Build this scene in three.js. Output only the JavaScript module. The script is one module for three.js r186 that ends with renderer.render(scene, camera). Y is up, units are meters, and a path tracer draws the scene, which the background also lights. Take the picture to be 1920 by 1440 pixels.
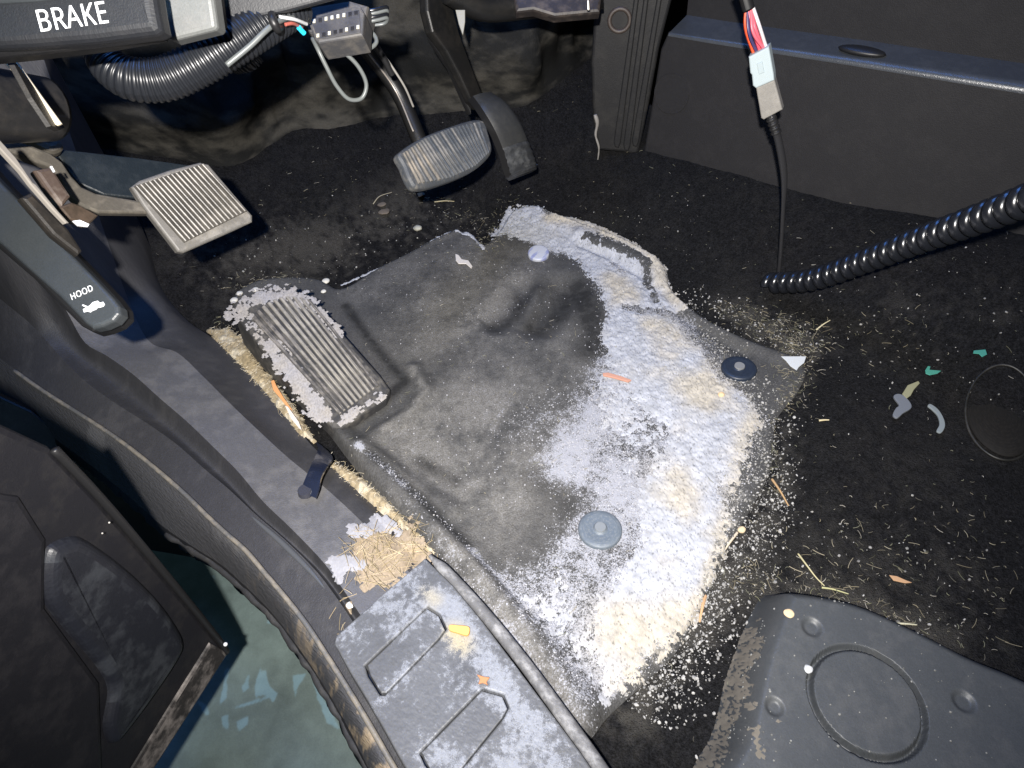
import * as THREE from 'three';
import { mergeGeometries, toCreasedNormals } from 'three/addons/utils/BufferGeometryUtils.js';
import { RoundedBoxGeometry } from 'three/addons/geometries/RoundedBoxGeometry.js';
import { FontLoader } from 'three/addons/loaders/FontLoader.js';
import { TextGeometry } from 'three/addons/geometries/TextGeometry.js';
import { RectAreaLightUniformsLib } from 'three/addons/lights/RectAreaLightUniformsLib.js';

// ------------------------------------------------------------------ camera, lights, exposure
const scene = new THREE.Scene();
scene.background = new THREE.Color(0x010101);
const FPX = 1197, CAMH = 0.62;
const V3 = (x, y, z) => new THREE.Vector3(x, y, z);
const CX = V3(0.6282, -0.0497, 0.7765), CY = V3(0.5763, 0.7001, -0.4215), CZ = V3(-0.5227, 0.7123, 0.4685);
const camera = new THREE.PerspectiveCamera(2 * Math.atan(720 / FPX) * 180 / Math.PI, 4 / 3, 0.02, 60);
camera.position.set(0, CAMH, 0);
camera.quaternion.setFromRotationMatrix(new THREE.Matrix4().makeBasis(CX, CY, CZ));
scene.add(camera);
const renderer = new THREE.WebGLRenderer({ antialias: true });
renderer.toneMapping = THREE.LinearToneMapping;
renderer.toneMappingExposure = 1.0;
renderer.shadowMap.enabled = true;
RectAreaLightUniformsLib.init();
const C0 = V3(0, CAMH, 0);
// the phone's own light, a few centimetres beside the lens
const flash = new THREE.SpotLight(0xfffaf4, 8.6, 0, 0.92, 1.0, 2);
flash.position.copy(C0).addScaledVector(CX, -0.034).addScaledVector(CY, 0.016).addScaledVector(CZ, 0.13);
flash.target.position.copy(C0).addScaledVector(CZ, -1).addScaledVector(CX, 0.02).addScaledVector(CY, 0.16);
flash.castShadow = true; flash.shadow.radius = 0.5; flash.shadow.mapSize.set(2048, 2048);
scene.add(flash, flash.target);
// cool workshop tubes: one seen through the windscreen, one outside the open door
function tubeLight(p, target, w, h, inten, col) {
  const l = new THREE.RectAreaLight(col, inten, w, h);
  l.position.copy(p); l.lookAt(target); scene.add(l); return l;
}
const LAMPS = [
  { p: V3(0.55, 2.1, -0.75), t: V3(0.8, 0.1, -0.45), w: 1.3, h: 0.4, i: 9, c: 0x5596ff },
  { p: V3(-1.5, 2.1, -0.2), t: V3(-0.2, -0.3, -0.5), w: 1.4, h: 0.35, i: 4.2, c: 0xa9d2e8 },
];
for (const l of LAMPS) tubeLight(l.p.clone().add(l.t.clone().sub(l.p).normalize().multiplyScalar(0.03)), l.t, l.w, l.h, l.i, l.c);

// ------------------------------------------------------------------ helpers
function rng(seed) { let a = seed >>> 0; return () => { a = (a + 0x6D2B79F5) | 0; let t = Math.imul(a ^ (a >>> 15), 1 | a); t = (t + Math.imul(t ^ (t >>> 7), 61 | t)) ^ t; return ((t ^ (t >>> 14)) >>> 0) / 4294967296; }; }
const clamp = (v, a = 0, b = 1) => Math.min(b, Math.max(a, v));
const sstep = (a, b, x) => { const t = clamp((x - a) / (b - a)); return t * t * (3 - 2 * t); };
const lerp = (a, b, t) => a + (b - a) * t;
function ray(u, v) { return V3(0, 0, 0).addScaledVector(CX, u - 960).addScaledVector(CY, 720 - v).addScaledVector(CZ, -FPX).normalize(); }
function atY(u, v, y) { const d = ray(u, v); return C0.clone().addScaledVector(d, (y - CAMH) / d.y); }
function atX(u, v, x) { const d = ray(u, v); return C0.clone().addScaledVector(d, x / d.x); }
function atZ(u, v, z) { const d = ray(u, v); return C0.clone().addScaledVector(d, z / d.z); }
function pxm(p) { return p.clone().sub(C0).dot(CZ) * -1 / FPX; }           // metres covered by a pixel at p
function mkPlane(o, n, hint = V3(1, 0, 0)) {
  n = n.clone().normalize();
  const e1 = hint.clone().addScaledVector(n, -hint.dot(n)).normalize(), e2 = n.clone().cross(e1);
  return { o: o.clone(), n, e1, e2, m: new THREE.Matrix4().makeBasis(e1, e2, n).setPosition(o) };
}
function hit(u, v, pl) { const d = ray(u, v); const t = pl.o.clone().sub(C0).dot(pl.n) / d.dot(pl.n); return C0.clone().addScaledVector(d, t); }
function loc(u, v, pl) { const p = hit(u, v, pl).sub(pl.o); return new THREE.Vector2(p.dot(pl.e1), p.dot(pl.e2)); }
function smooth2(pts, n) { const c = new THREE.CatmullRomCurve3(pts.map(p => V3(p.x, p.y, 0)), true, 'centripetal'); return c.getPoints(n).slice(0, -1).map(p => new THREE.Vector2(p.x, p.y)); }
function slabPts(pl, pts, depth, bevel = 0.001, { holes = [], lift = 0, segs = 2, smooth = 0 } = {}) {
  if (smooth) pts = smooth2(pts, smooth);
  if (THREE.ShapeUtils.area(pts) < 0) pts = pts.slice().reverse();
  const s = new THREE.Shape(pts);
  for (const h of holes) s.holes.push(new THREE.Path(THREE.ShapeUtils.area(h) > 0 ? h.slice().reverse() : h));
  const g = new THREE.ExtrudeGeometry(s, { depth: Math.max(1e-5, depth - 2 * bevel), bevelEnabled: bevel > 0, bevelSize: bevel, bevelOffset: -bevel, bevelThickness: bevel, bevelSegments: segs, curveSegments: 8 });
  g.translate(0, 0, -depth + bevel + lift);
  g.applyMatrix4(pl.m);
  return g;
}
function slab(pl, px, depth, bevel, o = {}) {
  return slabPts(pl, px.map(p => loc(p[0], p[1], pl)), depth, bevel, { ...o, holes: (o.holes || []).map(h => h.map(p => loc(p[0], p[1], pl))) });
}
// tube with a radius that varies along it
function tube(pts, rad, n = 60, k = 8, closed = false) {
  const c = new THREE.CatmullRomCurve3(pts, closed, 'centripetal'); const fr = c.computeFrenetFrames(n, closed);
  const pos = [], uv = [], idx = []; const L = c.getLength();
  for (let i = 0; i <= n; i++) {
    const t = i / n, p = c.getPointAt(t), r = typeof rad === 'function' ? rad(t) : rad;
    for (let j = 0; j <= k; j++) { const a = j / k * Math.PI * 2; const q = p.clone().addScaledVector(fr.normals[i], Math.cos(a) * r).addScaledVector(fr.binormals[i], Math.sin(a) * r); pos.push(q.x, q.y, q.z); uv.push(t * L, j / k * r * 6.28); }
  }
  for (let i = 0; i < n; i++) for (let j = 0; j < k; j++) { const a = i * (k + 1) + j, b = a + k + 1; idx.push(a, b, a + 1, b, b + 1, a + 1); }
  if (!closed) for (const [i, s] of [[0, 1], [n, -1]]) { const p = c.getPointAt(i / n); const ci = pos.length / 3; pos.push(p.x, p.y, p.z); uv.push(0, 0); for (let j = 0; j < k; j++) { const a = i * (k + 1) + j; s > 0 ? idx.push(ci, a, a + 1) : idx.push(ci, a + 1, a); } }
  const g = new THREE.BufferGeometry(); g.setAttribute('position', new THREE.Float32BufferAttribute(pos, 3)); g.setAttribute('uv', new THREE.Float32BufferAttribute(uv, 2)); g.setIndex(idx); g.computeVertexNormals(); return g;
}
function gridGeo(rows, creased = 0) {                                   // rows of equal length
  const n = rows[0].length, pos = [], uv = [], idx = [];
  rows.forEach((r, i) => { let s = 0; r.forEach((p, j) => { if (j) s += p.distanceTo(r[j - 1]); pos.push(p.x, p.y, p.z); uv.push(s, i ? p.distanceTo(rows[0][j]) : 0); }); });
  for (let i = 0; i + 1 < rows.length; i++) for (let j = 0; j + 1 < n; j++) { const a = i * n + j, b = a + n; idx.push(a, b, a + 1, b, b + 1, a + 1); }
  let g = new THREE.BufferGeometry(); g.setAttribute('position', new THREE.Float32BufferAttribute(pos, 3)); g.setAttribute('uv', new THREE.Float32BufferAttribute(uv, 2)); g.setIndex(idx);
  if (creased) g = toCreasedNormals(g, creased); else g.computeVertexNormals();
  return g;
}
// ---- scene book-keeping
const taken = {};
const numbered = n => { const k = taken[n] = (taken[n] || 0) + 1; return k === 1 ? n : `${n}_${String(k - 1).padStart(3, '0')}`; };
function mesh(name, g, m, parent = null) { const o = new THREE.Mesh(g, m); o.name = name; o.castShadow = o.receiveShadow = true; if (parent) parent.add(o); return o; }
function thing(name, label, category, group) { const o = new THREE.Group(); o.name = numbered(name); o.userData = { label, category }; if (group) o.userData.group = group; scene.add(o); return o; }
function one(name, g, m, label, category, group) { const o = mesh(numbered(name), g, m); o.userData = { label, category }; if (group) o.userData.group = group; scene.add(o); settle(o); return o; }
function struct(name, g, m) { const o = mesh(name, g, m); o.userData = { kind: 'structure' }; scene.add(o); return o; }
function settle(o) {                                                    // put the thing's origin at its base
  o.updateMatrixWorld(true); const b = new THREE.Box3().setFromObject(o); const c = V3((b.min.x + b.max.x) / 2, b.min.y, (b.min.z + b.max.z) / 2);
  const seen = new Set();
  o.traverse(m => { if (m.isMesh && m.position.lengthSq() === 0 && !m.userData.keep && !seen.has(m.geometry)) { seen.add(m.geometry); m.geometry.translate(-c.x, -c.y, -c.z); } });
  for (const m of o.children) if (m.userData.keep) m.position.sub(c);
  o.position.copy(c);
}

// ---- noise
function hash2(x, y, s) { let h = Math.imul(x, 374761393) ^ Math.imul(y, 668265263) ^ Math.imul(s, 2147483647 ^ 0x5bd1e995); h = Math.imul(h ^ (h >>> 13), 1274126177); return ((h ^ (h >>> 16)) >>> 0) / 4294967296; }
function vnoise(x, y, s = 0) { const xi = Math.floor(x), yi = Math.floor(y), fx = x - xi, fy = y - yi; const u = fx * fx * (3 - 2 * fx), v = fy * fy * (3 - 2 * fy); const a = hash2(xi, yi, s), b = hash2(xi + 1, yi, s), c = hash2(xi, yi + 1, s), d = hash2(xi + 1, yi + 1, s); return a + (b - a) * u + (c - a) * v + (a - b - c + d) * u * v; }
function fbm(x, y, o = 4, s = 0) { let a = 0.5, r = 0, t = 0; for (let i = 0; i < o; i++) { r += a * vnoise(x, y, s + i * 17); t += a; x = x * 2.03 + 11.3; y = y * 2.03 + 5.7; a *= 0.5; } return r / t; }
const TN = 512;
function tileNoise(oct, base, seed) {                                   // wraps, so it can be sampled anywhere
  const d = new Float32Array(TN * TN);
  for (let j = 0; j < TN; j++) for (let i = 0; i < TN; i++) { let a = 0.5, r = 0, t = 0, f = base; for (let o = 0; o < oct; o++) { const x = i / TN * f, y = j / TN * f, xi = Math.floor(x), yi = Math.floor(y), fx = x - xi, fy = y - yi; const u = fx * fx * (3 - 2 * fx), v = fy * fy * (3 - 2 * fy); const x1 = (xi + 1) % f, y1 = (yi + 1) % f; const A = hash2(xi, yi, seed + o), B = hash2(x1, yi, seed + o), Cc = hash2(xi, y1, seed + o), D = hash2(x1, y1, seed + o); r += a * (A + (B - A) * u + (Cc - A) * v + (A - B - Cc + D) * u * v); t += a; a *= 0.55; f *= 2; } d[j * TN + i] = r / t; }
  return d;
}
const T1 = tileNoise(6, 8, 11), T2 = tileNoise(3, 128, 57), T3 = tileNoise(1, 512, 91), T4 = tileNoise(5, 16, 203);
const smp = (t, x, y) => { const xf = Math.floor(x), yf = Math.floor(y), fx = x - xf, fy = y - yf, m = TN - 1; const a = t[(yf & m) * TN + (xf & m)], b = t[(yf & m) * TN + ((xf + 1) & m)], c = t[((yf + 1) & m) * TN + (xf & m)], d = t[((yf + 1) & m) * TN + ((xf + 1) & m)]; return a + (b - a) * fx + (c - a) * fy + (a - b - c + d) * fx * fy; };
// sample in metres: size = metres per tile
const tn = (t, x, z, size) => smp(t, x / size * TN + 4096, z / size * TN + 4096);

const enc = v => { v = clamp(v); return Math.round(255 * (v <= 0.0031308 ? v * 12.92 : 1.055 * Math.pow(v, 1 / 2.4) - 0.055)); };
function texFrom(w, h, fn, srgb = true) {
  const d = new Uint8Array(w * h * 4); const o = [0, 0, 0];
  for (let j = 0; j < h; j++) for (let i = 0; i < w; i++) { fn((i + 0.5) / w, (j + 0.5) / h, o); const k = (j * w + i) * 4; if (srgb) { d[k] = enc(o[0]); d[k + 1] = enc(o[1]); d[k + 2] = enc(o[2]); } else { d[k] = clamp(o[0]) * 255; d[k + 1] = clamp(o[1]) * 255; d[k + 2] = clamp(o[2]) * 255; } d[k + 3] = 255; }
  const t = new THREE.DataTexture(d, w, h, THREE.RGBAFormat); t.magFilter = THREE.LinearFilter; t.minFilter = THREE.LinearMipmapLinearFilter; t.generateMipmaps = true; t.wrapS = t.wrapT = THREE.RepeatWrapping; if (srgb) t.colorSpace = THREE.SRGBColorSpace; t.needsUpdate = true; return t;
}
const repCache = new Map();
const rep = (t, size) => { const key = t.uuid + size; if (repCache.has(key)) return repCache.get(key); const c = t.clone(); c.repeat.set(1 / size, 1 / size); c.needsUpdate = true; repCache.set(key, c); return c; };
// shared tiles
const grainTile = texFrom(512, 512, (u, v, o) => { const a = smp(T2, u * TN, v * TN), b = smp(T3, u * TN, v * TN); o[0] = o[1] = o[2] = clamp(a * 0.8 + b * 0.2); }, false);
const dirtTile = (c0, c1, c2, k, seed = 0) => texFrom(512, 512, (u, v, o) => {
  const a = smp(T1, u * TN + seed * 37, v * TN + seed * 91), b = smp(T4, u * TN * 2 + seed * 13, v * TN * 2), s = smp(T3, u * TN, v * TN + seed), g = smp(T2, u * TN + seed, v * TN);
  const d = sstep(0.42, 0.72, a * 0.6 + b * 0.4) * k + (g - 0.5) * 0.25, sp = s > 0.992 ? 0.7 : 0;
  for (let q = 0; q < 3; q++) o[q] = lerp(lerp(c0[q], c1[q], clamp(d)), c2[q], sp) * (0.85 + 0.3 * s);
});
function plastic(c0, c1, k, rough, bump = 0.0004, seed = 0, spec = {}) {
  return new THREE.MeshPhysicalMaterial({ map: rep(dirtTile(c0, c1, [c1[0] * 2.2, c1[1] * 2.2, c1[2] * 2.2], k, seed), 0.22), roughness: rough, bumpMap: rep(grainTile, 0.11), bumpScale: bump * 0.35, side: THREE.DoubleSide, ...spec });
}
const lin = (r, g, b) => new THREE.Color().setRGB(r, g, b);
const plain = (r, g, b, rough = 0.6, metal = 0, x = {}) => new THREE.MeshPhysicalMaterial({ color: lin(r, g, b), roughness: rough, metalness: metal, side: THREE.DoubleSide, ...x });

const M = {
  sill: plastic([0.042, 0.042, 0.046], [0.085, 0.083, 0.08], 0.5, 0.5, 0.0009, 1),
  console: plastic([0.017, 0.0165, 0.018], [0.025, 0.024, 0.025], 0.4, 0.6, 0.0008, 3, { specularIntensity: 0.35 }),
  trim: plastic([0.012, 0.012, 0.013], [0.026, 0.025, 0.024], 0.5, 0.5, 0.0006, 4, { specularIntensity: 0.45 }),
  dash: plastic([0.012, 0.013, 0.016], [0.022, 0.022, 0.024], 0.4, 0.5, 0.0006, 5),
  handle: plastic([0.042, 0.048, 0.053], [0.055, 0.06, 0.064], 0.3, 0.42, 0.0003, 6),
  cover: plastic([0.046, 0.05, 0.054], [0.072, 0.074, 0.075], 0.5, 0.5, 0.0003, 7),
  black: plain(0.012, 0.012, 0.013, 0.45),
  gloss: plain(0.008, 0.009, 0.012, 0.24, 0, { specularIntensity: 1.0, ior: 1.6 }),
  rubber: plastic([0.02, 0.02, 0.021], [0.06, 0.056, 0.05], 0.5, 0.7, 0.0005, 8),
  dustRubber: plastic([0.14, 0.13, 0.115], [0.26, 0.235, 0.2], 0.8, 0.8, 0.0004, 9),
  pedalRubber: plastic([0.05, 0.055, 0.062], [0.2, 0.185, 0.16], 0.75, 0.5, 0.0005, 10),
  pedalBlue: plastic([0.028, 0.030, 0.034], [0.13, 0.135, 0.14], 0.55, 0.48, 0.0005, 11),
  arm: plastic([0.008, 0.008, 0.008], [0.02, 0.018, 0.016], 0.5, 0.42, 0.0003, 12),
  dustMetal: plastic([0.07, 0.062, 0.05], [0.17, 0.15, 0.12], 0.7, 0.75, 0.0003, 13),
  metal: plain(0.55, 0.52, 0.48, 0.35, 0.9),
  rusty: plastic([0.07, 0.048, 0.036], [0.2, 0.165, 0.135], 0.7, 0.6, 0.0004, 14),
  creamEdge: plain(0.5, 0.44, 0.33, 0.7),
  greyBlock: plastic([0.115, 0.12, 0.118], [0.15, 0.15, 0.145], 0.5, 0.45, 0.0003, 15),
  white: plain(0.8, 0.82, 0.84, 0.55),
  conduit: plain(0.013, 0.0145, 0.018, 0.34),
  wireGrey: plain(0.11, 0.12, 0.12, 0.4),
  connector: plastic([0.05, 0.05, 0.054], [0.15, 0.135, 0.115], 0.6, 0.6, 0.0003, 16),
};

// ------------------------------------------------------------------ the floor's shape
const pw = (xs, ys) => x => { if (x <= xs[0]) return ys[0]; for (let i = 1; i < xs.length; i++) if (x <= xs[i]) { const t = (x - xs[i - 1]) / (xs[i] - xs[i - 1]); return lerp(ys[i - 1], ys[i], t); } return ys[ys.length - 1]; };
const toeStart = pw([0.25, 0.6, 0.75, 0.88, 1.05], [-0.86, -0.80, -0.74, -0.68, -0.60]);
function F(x, z) {
  const d = toeStart(x) - z; let y = d > -0.06 ? 0.55 * (d > 0.06 ? d : (d + 0.06) ** 2 / 0.24) : 0;
  const w = fbm(x * 5 + 2, z * 5, 3, 5) - 0.5;
  y += 0.10 * sstep(0.73, 1.02, x + 0.05 * sstep(-0.3, 0.1, z));
  y += w * 0.012 * sstep(0.70, 0.9, x);
  if (z > -0.2) y += 0.02 * sstep(0.45, 0.75, x) * sstep(-0.2, 0.05, z);
  return y;
}
function onF(u, v, lift = 0) { const d = ray(u, v); let t = 0.3, p; for (let i = 0; i < 4000; i++) { p = C0.clone().addScaledVector(d, t); const g = p.y - F(p.x, p.z) - lift; if (g < 0.00005) break; t += Math.max(0.0001, g * 0.5); if (t > 4) break; } return p; }
const fxz = (u, v) => { const p = onF(u, v); return [p.x, p.z]; };

// ---- density fields painted in floor coordinates
class Field {
  constructor(x0, z0, x1, z1, n) { Object.assign(this, { x0, z0, x1, z1, n }); this.d = new Float32Array(n * n); this.sx = (x1 - x0) / (n - 1); this.sz = (z1 - z0) / (n - 1); }
  each(bx0, bz0, bx1, bz1, fn) { const i0 = Math.max(0, Math.floor((bx0 - this.x0) / this.sx)), i1 = Math.min(this.n - 1, Math.ceil((bx1 - this.x0) / this.sx)), j0 = Math.max(0, Math.floor((bz0 - this.z0) / this.sz)), j1 = Math.min(this.n - 1, Math.ceil((bz1 - this.z0) / this.sz)); for (let j = j0; j <= j1; j++) for (let i = i0; i <= i1; i++) { const k = j * this.n + i; this.d[k] = fn(this.x0 + i * this.sx, this.z0 + j * this.sz, this.d[k]); } }
  poly(px, soft, val, op = 'max', conv = fxz) {
    const P = px.map(p => conv(p[0], p[1])); const xs = P.map(p => p[0]), zs = P.map(p => p[1]);
    this.each(Math.min(...xs) - soft, Math.min(...zs) - soft, Math.max(...xs) + soft, Math.max(...zs) + soft, (x, z, o) => { const w = val * sstep(-soft, soft, -sdPoly(P, x, z)); return op === 'max' ? Math.max(o, w) : op === 'add' ? o + w : o * (1 - clamp(w)); }); return this;
  }
  stroke(px, r, val, op = 'max', conv = fxz) {
    const P = px.map(p => conv(p[0], p[1])); const xs = P.map(p => p[0]), zs = P.map(p => p[1]);
    this.each(Math.min(...xs) - r, Math.min(...zs) - r, Math.max(...xs) + r, Math.max(...zs) + r, (x, z, o) => { let d = 1e9; for (let i = 0; i + 1 < P.length; i++) d = Math.min(d, segD(P[i], P[i + 1], x, z)); if (P.length === 1) d = Math.hypot(x - P[0][0], z - P[0][1]); const w = val * sstep(1, 0, d / r); return op === 'max' ? Math.max(o, w) : op === 'add' ? o + w : o * (1 - clamp(w)); }); return this;
  }
  at(x, z) { const fx = clamp((x - this.x0) / this.sx, 0, this.n - 1.001), fz = clamp((z - this.z0) / this.sz, 0, this.n - 1.001), i = fx | 0, j = fz | 0, u = fx - i, v = fz - j, n = this.n, d = this.d, k = j * n + i; return d[k] * (1 - u) * (1 - v) + d[k + 1] * u * (1 - v) + d[k + n] * (1 - u) * v + d[k + n + 1] * u * v; }
}
function segD(a, b, x, z) { const dx = b[0] - a[0], dz = b[1] - a[1]; const t = clamp(((x - a[0]) * dx + (z - a[1]) * dz) / (dx * dx + dz * dz + 1e-12)); return Math.hypot(x - a[0] - dx * t, z - a[1] - dz * t); }
function sdPoly(P, x, z) { let d = 1e9, s = 1; for (let i = 0, j = P.length - 1; i < P.length; j = i++) { d = Math.min(d, segD(P[i], P[j], x, z)); const a = P[i], b = P[j]; if ((a[1] > z) !== (b[1] > z) && x < (b[0] - a[0]) * (z - a[1]) / (b[1] - a[1]) + a[0]) s = -s; } return s * d; }
const FX0 = 0.0, FZ0 = -1.05, FX1 = 1.15, FZ1 = 0.20;
const field = () => new Field(FX0, FZ0, FX1, FZ1, 560);

// salt, as it lies in the photograph
const thick = field(), thin = field(), cream = field(), dustAndGlow = field(), wetAndShade = field(), soil = field(), relief = field();
thick.poly([[935, 440], [958, 392], [1000, 390], [1030, 412], [1110, 430], [1190, 470], [1240, 505], [1255, 545], [1290, 590], [1310, 640], [1330, 680], [1345, 715], [1400, 750], [1425, 790], [1395, 850], [1380, 930], [1355, 1010], [1335, 1080], [1300, 1160], [1250, 1215], [1185, 1270], [1130, 1320], [1130, 1270], [1110, 1210], [1120, 1140], [1160, 1080], [1200, 1020], [1200, 940], [1215, 880], [1240, 820], [1190, 770], [1150, 700], [1130, 640], [1140, 590], [1125, 540], [1075, 490], [1020, 470]], 0.022, 1);
thick.poly([[1130, 640], [1240, 720], [1330, 760], [1240, 860], [1180, 900], [1130, 820], [1115, 720]], 0.03, 0.62);
thick.poly([[960, 1130], [1060, 1080], [1100, 1200], [1130, 1320], [1080, 1270]], 0.035, 0.6);
thick.poly([[1190, 770], [1330, 800], [1250, 900], [1180, 920]], 0.03, 0.28, 'sub');
thick.stroke([[1100, 452], [1140, 466], [1185, 485], [1210, 500]], 0.02, 0.85, 'sub');
thick.stroke([[1212, 512], [1214, 540], [1232, 572]], 0.016, 0.7, 'sub');
thick.stroke([[1175, 582], [1205, 588], [1240, 590], [1275, 612], [1300, 645]], 0.018, 0.8, 'sub');
thick.stroke([[1290, 600], [1330, 640], [1350, 680]], 0.026, 2, 'sub');
thick.stroke([[1150, 500], [1165, 512]], 0.015, 0.7, 'sub');
thick.stroke([[1300, 560], [1330, 600]], 0.02, 0.8, 'sub');
thick.stroke([[1345, 905], [1360, 935]], 0.02, 0.6, 'sub');
thick.stroke([[1035, 411], [1075, 415], [1120, 432], [1185, 462], [1230, 495], [1243, 535], [1280, 585]], 0.013, 1.35);
thick.stroke([[940, 440], [960, 405], [1000, 400]], 0.03, 0.95);
thick.stroke([[640, 535], [700, 508], [780, 472], [850, 440], [890, 448], [905, 470]], 0.0045, 0.78);
thick.stroke([[870, 438], [895, 455], [908, 472]], 0.006, 0.95);
thin.poly([[1000, 470], [1085, 495], [1140, 590], [1110, 700], [1090, 790], [1040, 850], [1010, 900], [1060, 960], [1010, 1030], [940, 1060], [900, 1090], [1000, 1220], [1090, 1370], [1200, 1290], [1350, 1060], [1430, 800], [1300, 600], [1200, 460], [1000, 390]], 0.03, 0.85);
thin.poly([[900, 780], [1090, 700], [1200, 950], [1050, 930], [960, 900]], 0.06, 0.42, 'add');
thin.poly([[740, 940], [790, 960], [900, 1090], [1020, 1240], [1100, 1360], [1060, 1350], [920, 1190], [820, 1060]], 0.018, 0.68);
thin.poly([[940, 1090], [1040, 1100], [1120, 1250], [1110, 1370], [1060, 1330]], 0.03, 0.95);
thin.stroke([[1085, 935], [1000, 930], [960, 980], [960, 1040]], 0.05, 0.35, 'sub');
for (const s of [[[678, 858], [720, 888], [770, 932], [830, 985], [890, 1045]], [[880, 1040], [940, 1095], [1010, 1165]]]) thin.stroke(s, 0.011, 0.95);
thin.poly([[640, 540], [870, 440], [1000, 480], [1130, 620], [1080, 960], [960, 1060], [800, 950], [690, 840], [780, 700]], 0.05, 0.16);
thin.stroke([[880, 600], [930, 590], [1000, 560]], 0.05, 0.32);
thin.stroke([[900, 880], [960, 800], [1060, 760]], 0.06, 0.2, 'add');
thin.stroke([[1100, 452], [1140, 466], [1185, 485], [1210, 500]], 0.02, 0.85, 'sub').stroke([[1212, 512], [1214, 540], [1232, 572]], 0.014, 0.6, 'sub');
cream.stroke([[1035, 411], [1075, 415], [1120, 432], [1185, 462], [1230, 495], [1243, 535], [1280, 585]], 0.028, 1);
cream.stroke([[1330, 690], [1400, 745], [1415, 795], [1388, 860], [1372, 950], [1352, 1015]], 0.03, 0.8);
cream.poly([[1130, 520], [1180, 520], [1200, 570], [1150, 580]], 0.02, 0.9);
cream.poly([[1190, 600], [1250, 600], [1310, 660], [1260, 690], [1210, 650]], 0.02, 0.9);
cream.poly([[1230, 710], [1330, 690], [1380, 740], [1420, 780], [1330, 775], [1250, 750]], 0.025, 1);
cream.poly([[1220, 880], [1290, 870], [1320, 930], [1280, 980], [1230, 950]], 0.03, 0.8);
cream.poly([[1110, 1140], [1200, 1130], [1290, 1130], [1290, 1190], [1220, 1250], [1150, 1290], [1100, 1220]], 0.03, 0.85);
cream.stroke([[1360, 1010], [1320, 1110], [1260, 1210], [1180, 1280]], 0.018, 1);
dustAndGlow.poly([[640, 540], [870, 440], [1000, 480], [1130, 620], [1100, 900], [960, 1060], [820, 960], [690, 850], [780, 700]], 0.06, 0.5);
dustAndGlow.poly([[760, 760], [950, 700], [1050, 850], [960, 1020], [820, 940], [730, 850]], 0.06, 0.9);
dustAndGlow.stroke([[700, 560], [780, 520], [860, 480]], 0.04, 0.35);
dustAndGlow.stroke([[870, 620], [915, 595], [945, 560]], 0.045, 1.5);  // dust, plus the highlight left of the heel dents put into colour
dustAndGlow.stroke([[770, 700], [800, 740], [780, 775], [725, 815]], 0.014, 1);
dustAndGlow.stroke([[800, 750], [730, 810]], 0.012, 1);
dustAndGlow.poly([[740, 940], [790, 950], [900, 1060], [1030, 1230], [1090, 1380], [1040, 1340], [900, 1170], [800, 1030]], 0.015, 1);
wetAndShade.stroke([[1080, 540], [1100, 580], [1115, 630], [1110, 660]], 0.045, 0.9);
wetAndShade.stroke([[1010, 540], [1060, 560]], 0.04, 0.6);
wetAndShade.stroke([[1060, 550], [1045, 590], [1005, 612]], 0.05, 0.8);  // heel dents: their shade put into the mat colour, with the next stroke
wetAndShade.stroke([[975, 558], [962, 592], [930, 612]], 0.034, 0.8);
wetAndShade.stroke([[790, 872], [812, 886], [855, 908]], 0.016, 0.7);
wetAndShade.stroke([[1000, 900], [1060, 950]], 0.03, 0.5);
wetAndShade.stroke([[700, 870], [780, 935], [880, 1030]], 0.011, 0.8);  // shade of the rim groove and footrest creases, put into the colour
wetAndShade.stroke([[625, 815], [690, 780], [760, 725]], 0.016, 1);
wetAndShade.stroke([[760, 720], [700, 650], [650, 580]], 0.014, 0.8);
// relief pressed into the mat: rim along the sill, lip behind the footrest, heel dents
relief.stroke([[640, 830], [720, 905], [800, 985], [880, 1070], [960, 1165], [1040, 1270], [1090, 1340]], 0.03, 0.017);
relief.stroke([[700, 870], [780, 935], [880, 1030], [1000, 1165]], 0.009, -0.005, 'add');
relief.stroke([[780, 700], [800, 745], [770, 785], [705, 825], [690, 850], [760, 905], [850, 965]], 0.02, 0.008, 'add');
relief.stroke([[980, 545], [935, 605]], 0.045, -0.014, 'add');
relief.stroke([[1060, 545], [1010, 612]], 0.05, -0.016, 'add');
relief.stroke([[1008, 545], [985, 610]], 0.016, 0.006, 'add');

relief.stroke([[640, 540], [760, 480], [860, 440]], 0.01, 0.004, 'add');
relief.stroke([[1085, 445], [1140, 470], [1215, 500], [1240, 560], [1330, 620], [1470, 680]], 0.02, 0.006, 'add');
relief.stroke([[1090, 465], [1150, 490], [1215, 530], [1290, 610], [1400, 670]], 0.012, -0.006, 'add');

// ------------------------------------------------------------------ structure: carpet, firewall, ground
const matFoot = [[450, 575], [530, 530], [640, 548], [850, 442], [900, 470], [960, 410], [1000, 392], [1120, 437], [1240, 504], [1300, 598], [1470, 672], [1500, 692], [1450, 792], [1400, 960], [1325, 1110], [1195, 1288], [1095, 1390], [960, 1238], [800, 1033], [622, 820], [490, 648]].map(p => fxz(p[0], p[1]));
const carpetRegion = { x0: -0.02, x1: 1.12, z0: -1.3, z1: 0.5 };
soil.poly([[330, 470], [480, 420], [650, 400], [760, 350], [900, 400], [930, 450], [870, 430], [640, 530], [500, 520], [420, 560]], 0.06, 0.8);
soil.poly([[1340, 570], [1400, 570], [1540, 620], [1550, 650], [1500, 740], [1450, 800], [1440, 740], [1500, 690]], 0.03, 1);
soil.stroke([[1455, 800], [1440, 900], [1400, 1000], [1340, 1110], [1250, 1240], [1180, 1320]], 0.05, 0.9);
soil.stroke([[1400, 1090], [1500, 1100], [1600, 1130], [1750, 1190]], 0.05, 0.7);
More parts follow.
